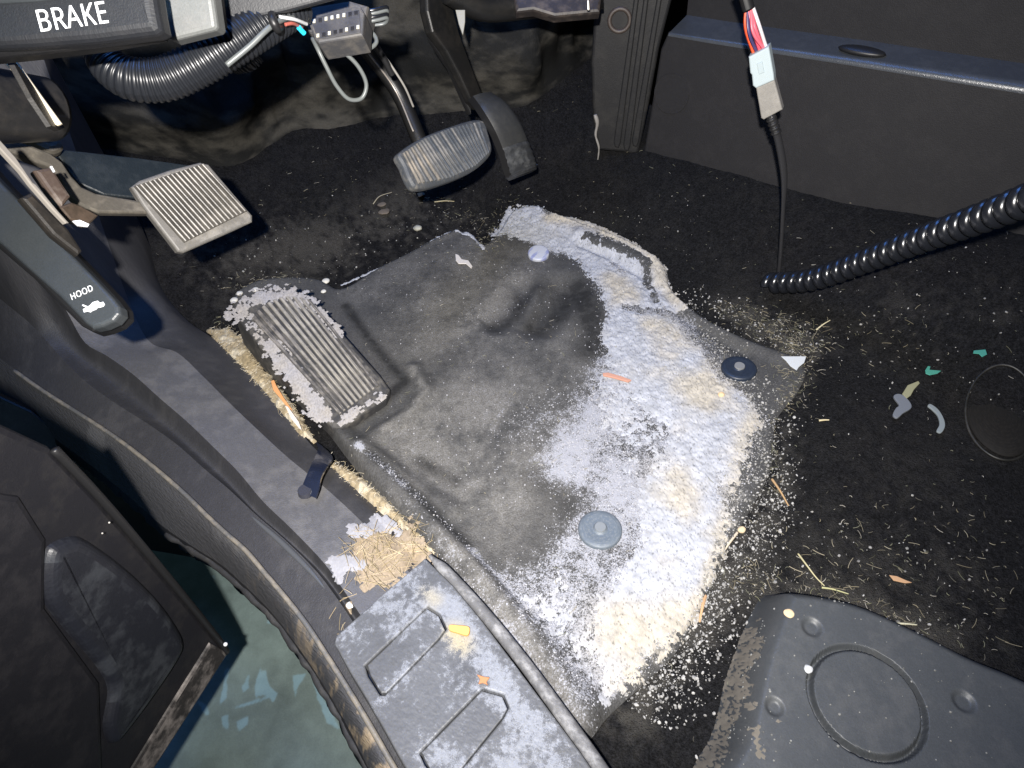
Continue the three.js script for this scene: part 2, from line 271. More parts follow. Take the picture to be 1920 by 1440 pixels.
soil.poly([[1480, 1000], [1700, 960], [1920, 1010], [1920, 1250], [1700, 1180]], 0.1, 0.35);
soil.poly([[1600, 560], [1850, 540], [1900, 600], [1700, 680]], 0.08, 0.3);
{
  const nx = 190, nz = 300, pos = [], uv = [], idx = [];
  for (let j = 0; j <= nz; j++) for (let i = 0; i <= nx; i++) { const x = lerp(carpetRegion.x0, carpetRegion.x1, i / nx), z = lerp(carpetRegion.z0, carpetRegion.z1, j / nz); pos.push(x, F(x, z) - 0.0005 - 0.02 * sstep(-0.012, -0.03, sdPoly(matFoot, x, z)) + 0.004 * (tn(T4, x, z, 0.5) - 0.5) + 0.0025 * (tn(T2, x, z, 0.6) - 0.5), z); uv.push(i / nx, j / nz); }
  for (let j = 0; j < nz; j++) for (let i = 0; i < nx; i++) { const a = j * (nx + 1) + i, b = a + nx + 1; if (pos[a * 3] < 0.09 && pos[a * 3 + 2] > -1.0) continue; idx.push(a, b, a + 1, b, b + 1, a + 1); }
  const g = new THREE.BufferGeometry(); g.setAttribute('position', new THREE.Float32BufferAttribute(pos, 3)); g.setAttribute('uv', new THREE.Float32BufferAttribute(uv, 2)); g.setIndex(idx); g.computeVertexNormals();
  const bt = grainTile.clone(); bt.repeat.set(1.14 / 0.11, 1.8 / 0.11); bt.needsUpdate = true;
  struct('floor_carpet', g, new THREE.MeshPhysicalMaterial({ map: carpetMap(), roughness: 0.95, specularIntensity: 0.25, bumpMap: bt, bumpScale: 0.003, side: THREE.DoubleSide }));
}
function carpetMap() {
  return texFrom(1400, 2048, (u, v, o) => {
    const x = lerp(carpetRegion.x0, carpetRegion.x1, u), z = lerp(carpetRegion.z0, carpetRegion.z1, v);
    const a = tn(T1, x, z, 0.7), b = tn(T4, x, z, 0.16), g = tn(T3, x, z, 0.38), h = tn(T2, x, z, 0.25), s = soil.at(x, z);
    const d = sstep(0.42, 0.72, a * 0.5 + b * 0.5 + s * 0.12) * (0.12 + 0.9 * s);
    const c = Math.max(0.002, 0.0078 + 0.014 * (h - 0.5) + 0.012 * (g - 0.5));
    o[0] = c + d * 0.042; o[1] = c + d * 0.039; o[2] = c * 1.1 + d * 0.033;
    const p = 0.0008 + 0.003 * sstep(0.55, 0.8, b) + 0.012 * clamp(s) + 0.02 * clamp(thin.at(x, z));
    if (tn(T3, x + 3.3, z + 1.7, 0.5) > 1 - p * 2) { const w = 0.2 + 0.45 * g; o[0] = w; o[1] = w * 0.95; o[2] = w * 0.86; }
  });
}
// firewall insulation: wrinkled sheet that starts at the top edge of the carpet
{
  const B = [[-60, 240], [120, 260], [300, 285], [430, 300], [500, 262], [545, 235], [620, 232], [700, 212], [800, 205], [900, 195], [985, 185], [1050, 140], [1095, 105], [1180, 30]];
  const base = B.map(p => onF(p[0], p[1]));
  const crv = new THREE.CatmullRomCurve3(base, false, 'centripetal');
  const n = 200, m = 60, rows = [];
  for (let i = 0; i <= m; i++) {
    const t = i / m, row = [];
    for (let j = 0; j <= n; j++) {
      const p = crv.getPoint(j / n), q = p.clone();
      const y = 0.75 * t, fx = j / n * 5;
      const w = Math.abs(fbm(fx * 1.3, t * 3.2, 3, 31) - 0.5) * 2, w2 = fbm(fx * 3.5 + t * 2, t * 5 - fx, 4, 77);
      q.y += y - 0.012; q.z += -0.16 * t + (0.10 * (0.5 - w) + 0.035 * (w2 - 0.5)) * sstep(0, 0.1, t) * 0.9; q.x += 0.03 * (w2 - 0.5) * sstep(0, 0.1, t);
      q.z += 0.012 * sstep(0.06, 0, t);
      row.push(q);
    }
    rows.push(row);
  }
  const t = texFrom(1024, 512, (u, v, o) => { const a = smp(T1, u * TN, v * TN), b = smp(T4, u * TN * 2, v * TN * 2), s = smp(T3, u * TN * 2, v * TN); const d = sstep(0.4, 0.68, a * 0.6 + b * 0.4); for (let q = 0; q < 3; q++) o[q] = lerp([0.006, 0.0062, 0.0062][q], [0.046, 0.043, 0.037][q], d) * (0.8 + 0.4 * s); });
  t.repeat.set(1 / 0.9, 1 / 0.45);
  struct('firewall_insulation', gridGeo(rows), new THREE.MeshPhysicalMaterial({ map: t, roughness: 0.72, specularIntensity: 0.35, bumpMap: rep(grainTile, 0.12), bumpScale: 0.0006, side: THREE.DoubleSide }));
}
// the garage floor outside the open door
const GY = -0.36;
{
  const g = new THREE.PlaneGeometry(8, 8, 1, 1); g.rotateX(-Math.PI / 2); g.translate(-2.5, GY, 0);
  const uv = g.attributes.uv, ps = g.attributes.position; for (let i = 0; i < uv.count; i++) uv.setXY(i, ps.getX(i), ps.getZ(i));
  const gxz = (u, v) => { const p = atY(u, v, GY); return [p.x, p.z]; };
  const fl = new Field(-0.6, -1.6, 0.4, -0.2, 400);
  for (const b of [[[[480, 1275], [500, 1260], [508, 1290], [525, 1300], [515, 1315], [495, 1305], [480, 1310]]], [[[425, 1260], [432, 1255], [425, 1310], [414, 1325]]], [[[455, 1290], [468, 1268], [470, 1290], [458, 1300]]], [[[370, 1310], [390, 1325], [395, 1345], [380, 1335]]], [[[415, 1345], [432, 1340], [430, 1370], [420, 1365]]], [[[445, 1355], [470, 1340], [465, 1360], [450, 1372]]], [[[550, 1270], [575, 1265], [560, 1290], [555, 1310]]], [[[590, 1280], [620, 1330], [640, 1370], [615, 1360], [595, 1310]]], [[[485, 1270], [490, 1250], [492, 1270]]], [[[500, 1170], [508, 1160], [510, 1175]]], [[[398, 1082], [405, 1080], [404, 1088]]], [[[440, 1330], [480, 1312], [520, 1302], [490, 1320]]]]) fl.poly(b[0], 0.006, 1, 'max', gxz);
  const X0 = -0.6, X1 = 0.4, Z0 = -1.6, Z1 = -0.2;
  const cm = (near) => texFrom(near ? 1024 : 512, near ? 1024 : 512, (u, v, o) => {
    const x = near ? lerp(X0, X1, u) : u, z = near ? lerp(Z0, Z1, v) : v;
    const a = tn(T1, x, z, 1), s = tn(T3, x, z, 0.5), b = tn(T4, x, z, 0.25); const k = (0.55 + 0.85 * a + 0.2 * (s - 0.5)) * (0.8 + 0.4 * b);
    const w = near ? sstep(0.35, 0.75, fl.at(x, z) + (b - 0.5) * 0.9) : 0;
    o[0] = 0.155 * k + w * 0.05; o[1] = 0.205 * k + w * 0.11; o[2] = 0.196 * k + w * 0.16;
    if (s > 0.995) { o[0] += 0.1; o[1] += 0.1; o[2] += 0.1; }
  });
  struct('garage_floor', g, new THREE.MeshStandardMaterial({ map: cm(false), roughness: 0.55 }));
  const g2 = new THREE.PlaneGeometry(X1 - X0, Z1 - Z0); g2.rotateX(-Math.PI / 2); const u2 = g2.attributes.uv; for (let i = 0; i < u2.count; i++) u2.setY(i, 1 - u2.getY(i)); g2.translate((X0 + X1) / 2, GY + 0.004, (Z0 + Z1) / 2);
  const m2 = cm(true); m2.wrapS = m2.wrapT = THREE.ClampToEdgeWrapping;
  struct('stained_concrete', g2, new THREE.MeshStandardMaterial({ map: m2, roughness: 0.5 }));
}

// ------------------------------------------------------------------ sill: rows from the carpet out to the body edge
const rowsPx = [
  [[273, 400, 0.115], [300, 533, 0.05], [350, 600, 0.025], [397, 633, 0.015], [440, 673, 0.01], [483, 707, 0.008], [533, 767, 0.006], [583, 833, 0.006], [640, 885, 0.006], [700, 945, 0.006], [790, 1040, 0.006], [900, 1170, 0.006], [1060, 1400, 0.006]],
  [[262, 430, 0.125], [285, 540, 0.075], [335, 612, 0.045], [378, 655, 0.034], [420, 700, 0.026], [462, 745, 0.022], [505, 800, 0.02], [560, 845, 0.018], [620, 895, 0.018], [690, 955, 0.018], [780, 1050, 0.018], [890, 1180, 0.018], [1040, 1400, 0.018]],
  [[207, 467, 0.15], [240, 560, 0.085], [283, 643, 0.058], [330, 660, 0.052], [380, 705, 0.045], [430, 755, 0.04], [477, 800, 0.036], [540, 858, 0.03], [610, 915, 0.028], [680, 980, 0.026], [760, 1065, 0.025], [870, 1190, 0.025], [1010, 1400, 0.025]],
  [[60, 470, 0.20], [127, 587, 0.12], [160, 643, 0.09], [200, 667, 0.08], [247, 700, 0.07], [300, 747, 0.062], [350, 790, 0.055], [400, 838, 0.05], [447, 885, 0.046], [494, 941, 0.043], [545, 990, 0.04], [607, 1055, 0.037], [637, 1096, 0.035], [700, 1190, 0.033], [830, 1400, 0.033]],
  [[20, 470, 0.20], [100, 590, 0.11], [140, 655, 0.075], [180, 688, 0.062], [225, 722, 0.052], [275, 764, 0.044], [330, 812, 0.038], [382, 860, 0.034], [432, 908, 0.031], [482, 962, 0.029], [535, 1008, 0.027], [598, 1068, 0.024], [628, 1105, 0.022], [690, 1198, 0.020], [815, 1400, 0.02]],
  [[0, 560, 0.13], [60, 610, 0.10], [110, 665, 0.08], [160, 715, 0.066], [215, 755, 0.056], [270, 790, 0.05], [330, 832, 0.046], [382, 878, 0.043], [432, 920, 0.041], [480, 965, 0.039], [532, 1010, 0.036], [594, 1072, 0.032], [625, 1112, 0.030], [686, 1204, 0.026], [800, 1400, 0.022]],
  [[0, 672, 0.055], [83, 732, 0.05], [167, 785, 0.046], [233, 829, 0.042], [300, 882, 0.039], [355, 930, 0.036], [411, 985, 0.033], [463, 1030, 0.03], [514, 1090, 0.026], [566, 1152, 0.022], [617, 1228, 0.018], [690, 1345, 0.014], [745, 1440, 0.01]],
];
const rows3 = rowsPx.map(r => r.map(p => atY(p[0], p[1], p[2])));
function rowAt(r, z) { let i = 1; while (i < r.length - 1 && z > r[i].z) i++; const a = r[i - 1], b = r[i], t = (z - a.z) / (b.z - a.z); return V3(lerp(a.x, b.x, t), lerp(a.y, b.y, t), z); }
const rowC = rows3.map(r => { const c = new THREE.CatmullRomCurve3(r, false, 'centripetal').getPoints(160); return c; });
const sillTex = texFrom(1024, 2048, (u, v, o) => {
  const x = u * 0.5, z = v * 1.2; const a = tn(T1, x, z, 0.5), b = tn(T4, x, z, 0.2), s = tn(T3, x, z, 0.3), h = tn(T2, x, z, 0.3);
  const d = sstep(0.45, 0.7, a * 0.5 + b * 0.5); const c = 0.088 + 0.02 * (h - 0.5) + 0.018 * (s - 0.5);
  o[0] = c + d * 0.035; o[1] = c + d * 0.033; o[2] = c * 1.08 + d * 0.03;
  if (tn(T3, x + 1.3, z + 0.7, 0.6) > 0.9975) { o[0] += 0.12; o[1] += 0.12; o[2] += 0.11; }
});
const sill = thing('door_sill_trim', 'long grey textured plastic sill trim curving up into the kick panel', 'sill trim');
{
  const zs = []; for (let z = -1.0; z <= 0.12; z += 0.008) zs.push(z);
  // smooth cross profile through the rows
  const prof = zs.map(z => {
    const p = rowC.map(r => rowAt(r, z));
    return p;
  });
  const strip = (list, sub) => {                                       // list of row numbers -> grid rows with rounded crossing
    const out = []; const K = (list.length - 1) * sub;
    for (let k = 0; k <= K; k++) out.push(zs.map((z, j) => { const c = new THREE.CatmullRomCurve3(list.map(i => prof[j][i]), false, 'centripetal'); return c.getPoint(k / K); }));
    return out;
  };
  const uvFix = g => { const p = g.attributes.position, u = g.attributes.uv; for (let i = 0; i < p.count; i++) u.setXY(i, (p.getX(i)) / 0.5, (p.getZ(i) + 1.05) / 1.2); return g; };
  const m = new THREE.MeshPhysicalMaterial({ map: sillTex, roughness: 0.46, side: THREE.DoubleSide, bumpMap: (() => { const t = grainTile.clone(); t.repeat.set(0.5 / 0.12, 1.2 / 0.12); t.needsUpdate = true; return t; })(), bumpScale: 0.0004 });
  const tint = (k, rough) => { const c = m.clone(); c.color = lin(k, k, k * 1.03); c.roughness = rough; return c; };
  mesh('shaded_inner_slope', uvFix(gridGeo(strip([0, 1, 2], 6))), tint(0.42, 0.6), sill);  // slope turned from the light: its shade is put into this darker tint
  mesh('scuff_panel', uvFix(gridGeo(strip([2, 3], 6))), m, sill);
  mesh('panel_groove', uvFix(gridGeo(strip([3, 4, 5], 4))), tint(0.32, 0.6), sill).userData.label = 'black grooved rubber strip';
  mesh('outer_band', uvFix(gridGeo(strip([5, 6], 4))), tint(0.42, 0.42), sill);
  // added glossy bead, shaped only to carry a light streak along the groove
  const zA = atY(478, 962, 0.039).z, zB = atY(612, 1096, 0.031).z, beadPts = []; for (let k = 0; k <= 8; k++) beadPts.push(rowAt(rowC[5], lerp(zA, zB, k / 8)).add(V3(-0.004, -0.0012, 0)));
  mesh('bead', tube(beadPts, t => 0.0004 + 0.0028 * Math.sqrt(Math.max(0, Math.sin(Math.PI * t))), 60, 14), plain(0.07, 0.074, 0.082, 0.14), sill);
  settle(sill);
}
// body flange with its rubber seal, outside the trim
const edgePx = [[-20, 738], [77, 803], [154, 859], [231, 921], [308, 988], [370, 1029], [411, 1055], [452, 1091], [504, 1142], [545, 1194], [591, 1260], [638, 1338], [690, 1440], [740, 1560]];
{
  const t = thing('door_opening_flange', 'painted steel door opening flange crusted with tan rust and dirt', 'body flange');
  const outer = new THREE.CatmullRomCurve3(edgePx.map(p => atY(p[0], p[1], -0.012)), false, 'centripetal').getPoints(140);
  const inner = rowC[6];
  const zs = []; for (let z = -0.98; z <= 0.05; z += 0.006) zs.push(z);
  const I = zs.map(z => rowAt(inner, z)), O = zs.map(z => rowAt(outer, z));
  const tex = texFrom(512, 2048, (u, v, o) => {
    const x = u * 0.2, z = v * 1.1; const a = tn(T1, x, z, 0.4), b = tn(T4, x, z, 0.12), s = tn(T3, x, z, 0.3); const near = sstep(0.45, 0.75, v);
    const d = sstep(0.47, 0.62, a * 0.4 + b * 0.6) * near; const c = 0.05 + 0.02 * (s - 0.5);
    const g = sstep(0.5, 0.7, a) * 0.5;
    o[0] = lerp(c + g * 0.05, 0.23, d); o[1] = lerp(c + g * 0.05, 0.18, d); o[2] = lerp(c * 1.06 + g * 0.05, 0.12, d);
  });
  const m = new THREE.MeshPhysicalMaterial({ map: tex, roughness: 0.5, side: THREE.DoubleSide, bumpMap: rep(grainTile, 0.5), bumpScale: 0.0012 });
  const rows = [0, 0.25, 0.5, 0.75, 1].map(k => zs.map((z, j) => I[j].clone().lerp(O[j], k).add(V3(0, 0.012 * Math.sin(Math.PI * k) - 0.003 * k, 0))));
  const g = gridGeo(rows); { const p = g.attributes.position, u = g.attributes.uv; for (let i = 0; i < p.count; i++) u.setXY(i, p.getX(i) / 0.2, (p.getZ(i) + 1.0) / 1.1); }
  mesh('flange', g, m, t);
  const drop = [O.map(p => p.clone().add(V3(0, -0.003, 0))), O.map((p, j) => p.clone().add(V3(-0.006, -0.016, 0).add(V3(0.004 * (vnoise(j * 0.7, 3, 4) - 0.5), 0, 0)))), O.map(p => p.clone().add(V3(0.02, -0.05, 0))), O.map(p => p.clone().add(V3(0.06, -0.22, 0)))];
  mesh('rocker_side', gridGeo(drop), M.black, t);
  // thin bright edge line between the trim and the flange
  const ln = zs.filter(z => z > -0.93).map(z => rowAt(inner, z).add(V3(-0.002, 0.003, 0)));
  mesh('seal_bead', tube(ln.filter((_, i) => i % 6 === 0), 0.0026, 160, 8), plastic([0.1, 0.1, 0.1], [0.24, 0.21, 0.165], 0.8, 0.4, 0.0004, 21), t);
  // ragged rubber lip under the flange
  const lip = zs.filter(z => z > -0.6).map((z, i) => rowAt(outer, z).add(V3(-0.002 + 0.003 * (vnoise(i * 0.5, 1, 9) - 0.5), -0.010, 0)));
  mesh('rubber_lip', tube(lip, u => 0.004 + 0.0018 * (vnoise(u * 60, 2, 3) - 0.5), 260, 8), M.rubber, t);
  settle(t);
}
// rear scuff plate with two tread pads
{
  const t = thing('scuff_plate', 'grey step plate with recessed rectangular pads, smeared with white salt', 'scuff plate');
  const pl = mkPlane(V3(0.15, 0.041, -0.25), V3(0.04, 1, 0));
  const out = [[797, 1046], [850, 1098], [905, 1165], [960, 1238], [1020, 1318], [1090, 1412], [1150, 1500], [1000, 1620], [850, 1590], [800, 1510], [760, 1440], [720, 1368], [687, 1310], [655, 1258], [627, 1207], [630, 1192], [720, 1112]];
  const h1 = [[802, 1136], [825, 1150], [838, 1178], [826, 1196], [722, 1303], [712, 1303], [690, 1268], [684, 1248]];
  const h2 = [[905, 1290], [945, 1302], [955, 1325], [945, 1345], [850, 1462], [820, 1470], [795, 1432], [786, 1412]];
  const conv = (u, v) => { const p = hit(u, v, pl); return [p.x, p.z]; };
  const X0 = 0.0, X1 = 0.36, Z0 = -0.46, Z1 = 0.1;
  const sf = new Field(X0, Z0, X1, Z1, 300), cf = new Field(X0, Z0, X1, Z1, 300);
  sf.stroke([[720, 1110], [790, 1070], [770, 1150], [700, 1130]], 0.03, 0.62, 'max', conv);
  sf.stroke([[810, 1120], [850, 1150], [870, 1200], [930, 1270], [960, 1330], [1010, 1370]], 0.028, 0.95, 'max', conv);
  sf.stroke([[770, 1160], [740, 1190], [720, 1170]], 0.022, 0.6, 'max', conv);
  sf.stroke([[870, 1220], [860, 1280], [900, 1290]], 0.03, 0.62, 'max', conv);
  sf.stroke([[790, 1220], [760, 1260], [720, 1300], [700, 1330]], 0.02, 0.45, 'max', conv);
  sf.stroke([[960, 1400], [1000, 1370], [1040, 1430]], 0.03, 0.75, 'max', conv);
  sf.stroke([[810, 1410], [840, 1425], [880, 1440], [960, 1430]], 0.024, 0.66, 'max', conv);
  sf.stroke([[640, 1200], [690, 1180], [760, 1110]], 0.03, 0.4, 'max', conv);
  cf.stroke([[850, 1190], [865, 1210]], 0.02, 1, 'max', conv); cf.stroke([[800, 1110], [815, 1125]], 0.014, 0.6, 'max', conv);
  const tex = texFrom(1024, 1400, (u, v, o) => {
    const x = lerp(X0, X1, u), z = lerp(Z0, Z1, v); const a = tn(T1, x, z, 0.25), b = tn(T4, x, z, 0.07), s = tn(T3, x, z, 0.16), h = tn(T2, x, z, 0.12);
    const d = sstep(0.40, 0.72, sf.at(x, z) * 0.72 + (b - 0.5) * 1.0 + (a - 0.5) * 0.6 + (s - 0.5) * 0.5 + 0.12);
    const c = 0.085 + 0.05 * (a - 0.5) + 0.03 * (h - 0.5); const cr = cf.at(x, z);
    const dd = d * (0.35 + 0.5 * s + 0.3 * (h - 0.3)); o[0] = lerp(c, lerp(0.25, 0.40, cr), dd); o[1] = lerp(c * 1.03, lerp(0.265, 0.35, cr), dd); o[2] = lerp(c * 1.1, lerp(0.30, 0.23, cr), dd);
    if (tn(T3, x + 0.4, z, 0.3) > 0.994) { o[0] = 0.6; o[1] = 0.62; o[2] = 0.64; }
  });
  const m = new THREE.MeshPhysicalMaterial({ map: tex, roughness: 0.5, side: THREE.DoubleSide, bumpMap: rep(grainTile, 0.8), bumpScale: 0.0006 });
  const uvFix = g => { const p = g.attributes.position, u = g.attributes.uv; for (let i = 0; i < p.count; i++) u.setXY(i, (p.getX(i) - X0) / (X1 - X0), (p.getZ(i) - Z0) / (Z1 - Z0)); return g; };
  mesh('plate', uvFix(slab(pl, out, 0.04, 0.0018, { holes: [h1, h2], segs: 3 })), m, t);
  const inset = (h, k) => { const c = [0, 0]; h.forEach(p => { c[0] += p[0] / h.length; c[1] += p[1] / h.length; }); return h.map(p => { const d = Math.hypot(p[0] - c[0], p[1] - c[1]); return [c[0] + (p[0] - c[0]) * (1 - k / d), c[1] + (p[1] - c[1]) * (1 - k / d)]; }); };
  for (const h of [h1, h2]) mesh('tread_pad', uvFix(slab(pl, inset(h, 5), 0.03, 0.0012, { lift: -0.0004 })), m, t);
  { const lp = [[806, 1042], [868, 1106], [926, 1172], [988, 1250], [1048, 1332], [1114, 1424], [1170, 1510]].map(p => atY(p[0], p[1], 0.033)); mesh('inner_lip', uvFix(tube(lp, u => 0.002 + 0.0042 * sstep(0, 0.08, u), 60, 14)), plastic([0.1, 0.1, 0.104], [0.24, 0.24, 0.245], 0.9, 0.6, 0.0004, 63), t); }
  mesh('plate_floor', uvFix(slab(pl, [[795, 1120], [870, 1180], [985, 1310], [890, 1490], [790, 1445], [668, 1252]], 0.004, 0.0005, { lift: -0.012 })), M.black, t);
  settle(t);
}

// ------------------------------------------------------------------ floor mat
const matPx = [[436, 566], [470, 533], [530, 522], [600, 527], [640, 545], [700, 512], [780, 472], [850, 438], [885, 441], [905, 462], [935, 440], [960, 402], [1000, 388], [1050, 407], [1120, 433], [1190, 463], [1245, 500], [1262, 555], [1310, 598], [1400, 645], [1470, 668], [1508, 690], [1496, 735], [1455, 790], [1445, 880], [1405, 960], [1365, 1030], [1330, 1110], [1270, 1220], [1200, 1290], [1140, 1345], [1095, 1395], [1060, 1372], [960, 1240], [880, 1135], [800, 1035], [700, 922], [622, 822], [560, 725], [490, 650]];
const matPoly = smooth2(matPx.map(p => { const q = fxz(p[0], p[1]); return new THREE.Vector2(q[0], q[1]); }), 240).map(p => [p.x, p.y]);
const mb = { x0: Math.min(...matPoly.map(p => p[0])), x1: Math.max(...matPoly.map(p => p[0])), z0: Math.min(...matPoly.map(p => p[1])), z1: Math.max(...matPoly.map(p => p[1])) };
const matSD = new Field(mb.x0 - 0.03, mb.z0 - 0.03, mb.x1 + 0.03, mb.z1 + 0.03, 400);
for (let j = 0; j < 400; j++) for (let i = 0; i < 400; i++) matSD.d[j * 400 + i] = sdPoly(matPoly, matSD.x0 + i * matSD.sx, matSD.z0 + j * matSD.sz);
const matY = (x, z) => { const e = sstep(0.002, -0.006, matSD.at(x, z)); return F(x, z) + (0.007 + relief.at(x, z) + 0.0022 * (fbm(x * 9, z * 9, 3, 8) - 0.5)) * e; };
function onMat(u, v) { const d = ray(u, v); let t = 0.3, p; for (let i = 0; i < 3000; i++) { p = C0.clone().addScaledVector(d, t); const g = p.y - Math.max(matY(p.x, p.z), F(p.x, p.z)); if (g < 5e-5) break; t += Math.max(1e-4, g * 0.5); if (t > 4) break; } return p; }
const mat = thing('floor_mat', 'dark rubber driver floor mat dusted with salt, with ribbed footrest', 'floor mat');
{
  const cell = 0.004, nx = Math.ceil((mb.x1 - mb.x0) / cell) + 2, nz = Math.ceil((mb.z1 - mb.z0) / cell) + 2; const pos = [], uv = [], idx = [], ins = [];
  for (let j = 0; j <= nz; j++) for (let i = 0; i <= nx; i++) {
    let x = mb.x0 - cell + i * cell, z = mb.z0 - cell + j * cell; const sd = sdPoly(matPoly, x, z); ins.push(sd <= 0);
    if (sd > 0 && sd < cell * 2) { let bd = 1e9, bp = null; for (let k = 0; k < matPoly.length; k++) { const a = matPoly[k], b = matPoly[(k + 1) % matPoly.length]; const dx = b[0] - a[0], dz = b[1] - a[1], t = clamp(((x - a[0]) * dx + (z - a[1]) * dz) / (dx * dx + dz * dz)); const px = a[0] + dx * t, pz = a[1] + dz * t, d = Math.hypot(x - px, z - pz); if (d < bd) { bd = d; bp = [px, pz]; } } x = bp[0]; z = bp[1]; }
    pos.push(x, matY(x, z), z); uv.push((x - mb.x0) / (mb.x1 - mb.x0), (z - mb.z0) / (mb.z1 - mb.z0));
  }
  for (let j = 0; j < nz; j++) for (let i = 0; i < nx; i++) { const a = j * (nx + 1) + i, b = a + nx + 1; if (ins[a] || ins[b] || ins[a + 1] || ins[b + 1]) idx.push(a, b, a + 1, b, b + 1, a + 1); }
  const g = new THREE.BufferGeometry(); g.setAttribute('position', new THREE.Float32BufferAttribute(pos, 3)); g.setAttribute('uv', new THREE.Float32BufferAttribute(uv, 2)); g.setIndex(idx); g.computeVertexNormals();
  const W = 1700, Hh = 2000;
  const tex = texFrom(W, Hh, (u, v, o) => {
    const x = lerp(mb.x0, mb.x1, u), z = lerp(mb.z0, mb.z1, v);
    const a = tn(T1, x, z, 0.45), b = tn(T4, x, z, 0.13), s = tn(T3, x, z, 0.42), h = tn(T2, x, z, 0.22), s2 = tn(T3, x + 0.31, z + 0.17, 0.33);
    const du = clamp((0.16 + dustAndGlow.at(x, z)) * sstep(0.22, 0.78, 0.55 * a + 0.3 * b + 0.15 * tn(T1, x + 2, z, 0.2)) * 1.5), w = wetAndShade.at(x, z);
    let c = 0.036 + 0.022 * (h - 0.5) + 0.02 * (s - 0.5);
    let r = lerp(c, 0.122 + 0.09 * (s - 0.5) + 0.05 * (h - 0.5), du), gg = lerp(c, 0.117 + 0.09 * (s - 0.5) + 0.05 * (h - 0.5), du), bl = lerp(c, 0.109 + 0.09 * (s - 0.5) + 0.05 * (h - 0.5), du);
    const k = 1 - 0.82 * clamp(w * (0.3 + 1.5 * b)); r *= k; gg *= k; bl *= k;
    const th = clamp(thin.at(x, z)) * (1 - 0.6 * w); const cr = cream.at(x, z);
    const cov = sstep(0.36, 0.66, th * 0.62 + (s2 - 0.5) * 0.5 + (h - 0.5) * 0.32 + (b - 0.5) * 0.5 + (a - 0.5) * 0.45);
    const tk = sstep(0.45, 0.75, thick.at(x, z) + (b - 0.5) * 1.2); const cc = Math.max(cov * 0.8, tk * 0.5);
    r = lerp(r, lerp(0.32, 0.36, cr), cc); gg = lerp(gg, lerp(0.328, 0.33, cr), cc); bl = lerp(bl, lerp(0.365, 0.27, cr), cc);
    if (tn(T3, x + 0.9, z + 0.2, 0.5) > 0.9975 - 0.012 * th) { r = gg = 0.38; bl = 0.38; }
    o[0] = r; o[1] = gg; o[2] = bl;
  });
  tex.wrapS = tex.wrapT = THREE.ClampToEdgeWrapping;
  const bt = grainTile.clone(); bt.repeat.set((mb.x1 - mb.x0) / 0.14, (mb.z1 - mb.z0) / 0.14); bt.needsUpdate = true;
  mesh('mat_body', g, new THREE.MeshPhysicalMaterial({ map: tex, roughness: 0.82, bumpMap: bt, bumpScale: 0.0009, side: THREE.DoubleSide }), mat);
}
// footrest: wedge with separate ribs
const REST = (() => { const A = atY(722, 728, 0.028), B = atY(640, 792, 0.028), C = atY(478, 560, 0.085); const n = B.clone().sub(A).cross(C.clone().sub(A)).normalize(); if (n.y < 0) n.negate(); return mkPlane(A, n, A.clone().sub(B)); })();
{
  const foot = mesh('footrest', slab(REST, [[440, 590], [452, 562], [490, 542], [535, 537], [578, 553], [612, 590], [660, 642], [712, 700], [732, 728], [724, 746], [690, 768], [640, 802], [622, 800], [600, 775], [540, 705], [480, 640]], 0.07, 0.006, { segs: 3 }), (() => {
    const m = plastic([0.028, 0.028, 0.03], [0.13, 0.12, 0.105], 0.7, 0.75, 0.0006, 22); return m; })(), mat);
  const q = (s, t) => { const L = [lerp(466, 640, t), lerp(596, 786, t)], R = [lerp(584, 716, t), lerp(562, 728, t)]; const bow = -26 * (1 - (2 * s - 1) ** 2) * (1 - t); return [lerp(L[0], R[0], s) + bow * 0.35, lerp(L[1], R[1], s) + bow * 0.9]; };
  const r = rng(5), N = 10;
  const mats = [plastic([0.20, 0.187, 0.168], [0.33, 0.305, 0.265], 1.0, 0.85, 0.0005, 23), plastic([0.15, 0.14, 0.13], [0.3, 0.28, 0.245], 0.9, 0.85, 0.0005, 24), plastic([0.07, 0.067, 0.065], [0.24, 0.22, 0.2], 0.9, 0.8, 0.0005, 25)];
  for (let i = 0; i < N; i++) {
    const s0 = (i + 0.24) / N, s1 = (i + 0.78) / N, a = [], b = [];
    for (let k = 0; k <= 8; k++) { const t = 0.03 + 0.94 * k / 8; a.push(q(s0, t)); b.push(q(s1, t)); }
    mesh('rib', slab(REST, a.concat(b.reverse()), 0.004, 0.0011, { lift: 0.0034 }), mats[[2, 2, 1, 0, 0, 0, 0, 0, 1, 2][i]], foot);
  }
}
// retention posts
function post(u, v, r, name, label) {
  const p = onMat(u, v); const n = V3(F(p.x - 0.01, p.z) - F(p.x + 0.01, p.z), 0.02, F(p.x, p.z - 0.01) - F(p.x, p.z + 0.01)).normalize();
  const pts = [[0, 0.0035], [r * 0.14, 0.0036], [r * 0.17, 0.0052], [r * 0.27, 0.0054], [r * 0.31, 0.0042], [r * 0.36, 0.0032], [r * 0.7, 0.0045], [r * 0.93, 0.004], [r, 0.002], [r, -0.003]].map(a => new THREE.Vector2(a[0], a[1]));
  const g = new THREE.LatheGeometry(pts, 48); g.applyQuaternion(new THREE.Quaternion().setFromUnitVectors(V3(0, 1, 0), n)); g.translate(p.x, p.y + 0.001, p.z);
  return g;
}
const postMat = plastic([0.085, 0.105, 0.13], [0.16, 0.175, 0.19], 0.7, 0.5, 0.0002, 26);
const d2 = mesh('retention_post', post(1125, 995, 0.0238), postMat, mat); d2.userData.label = 'dusty blue grey round post cap';
const d1 = mesh('retention_post', post(1385, 693, 0.0232), plastic([0.014, 0.02, 0.034], [0.03, 0.04, 0.055], 0.5, 0.42, 0.0002, 27), mat); d1.userData.label = 'clean navy round post cap';
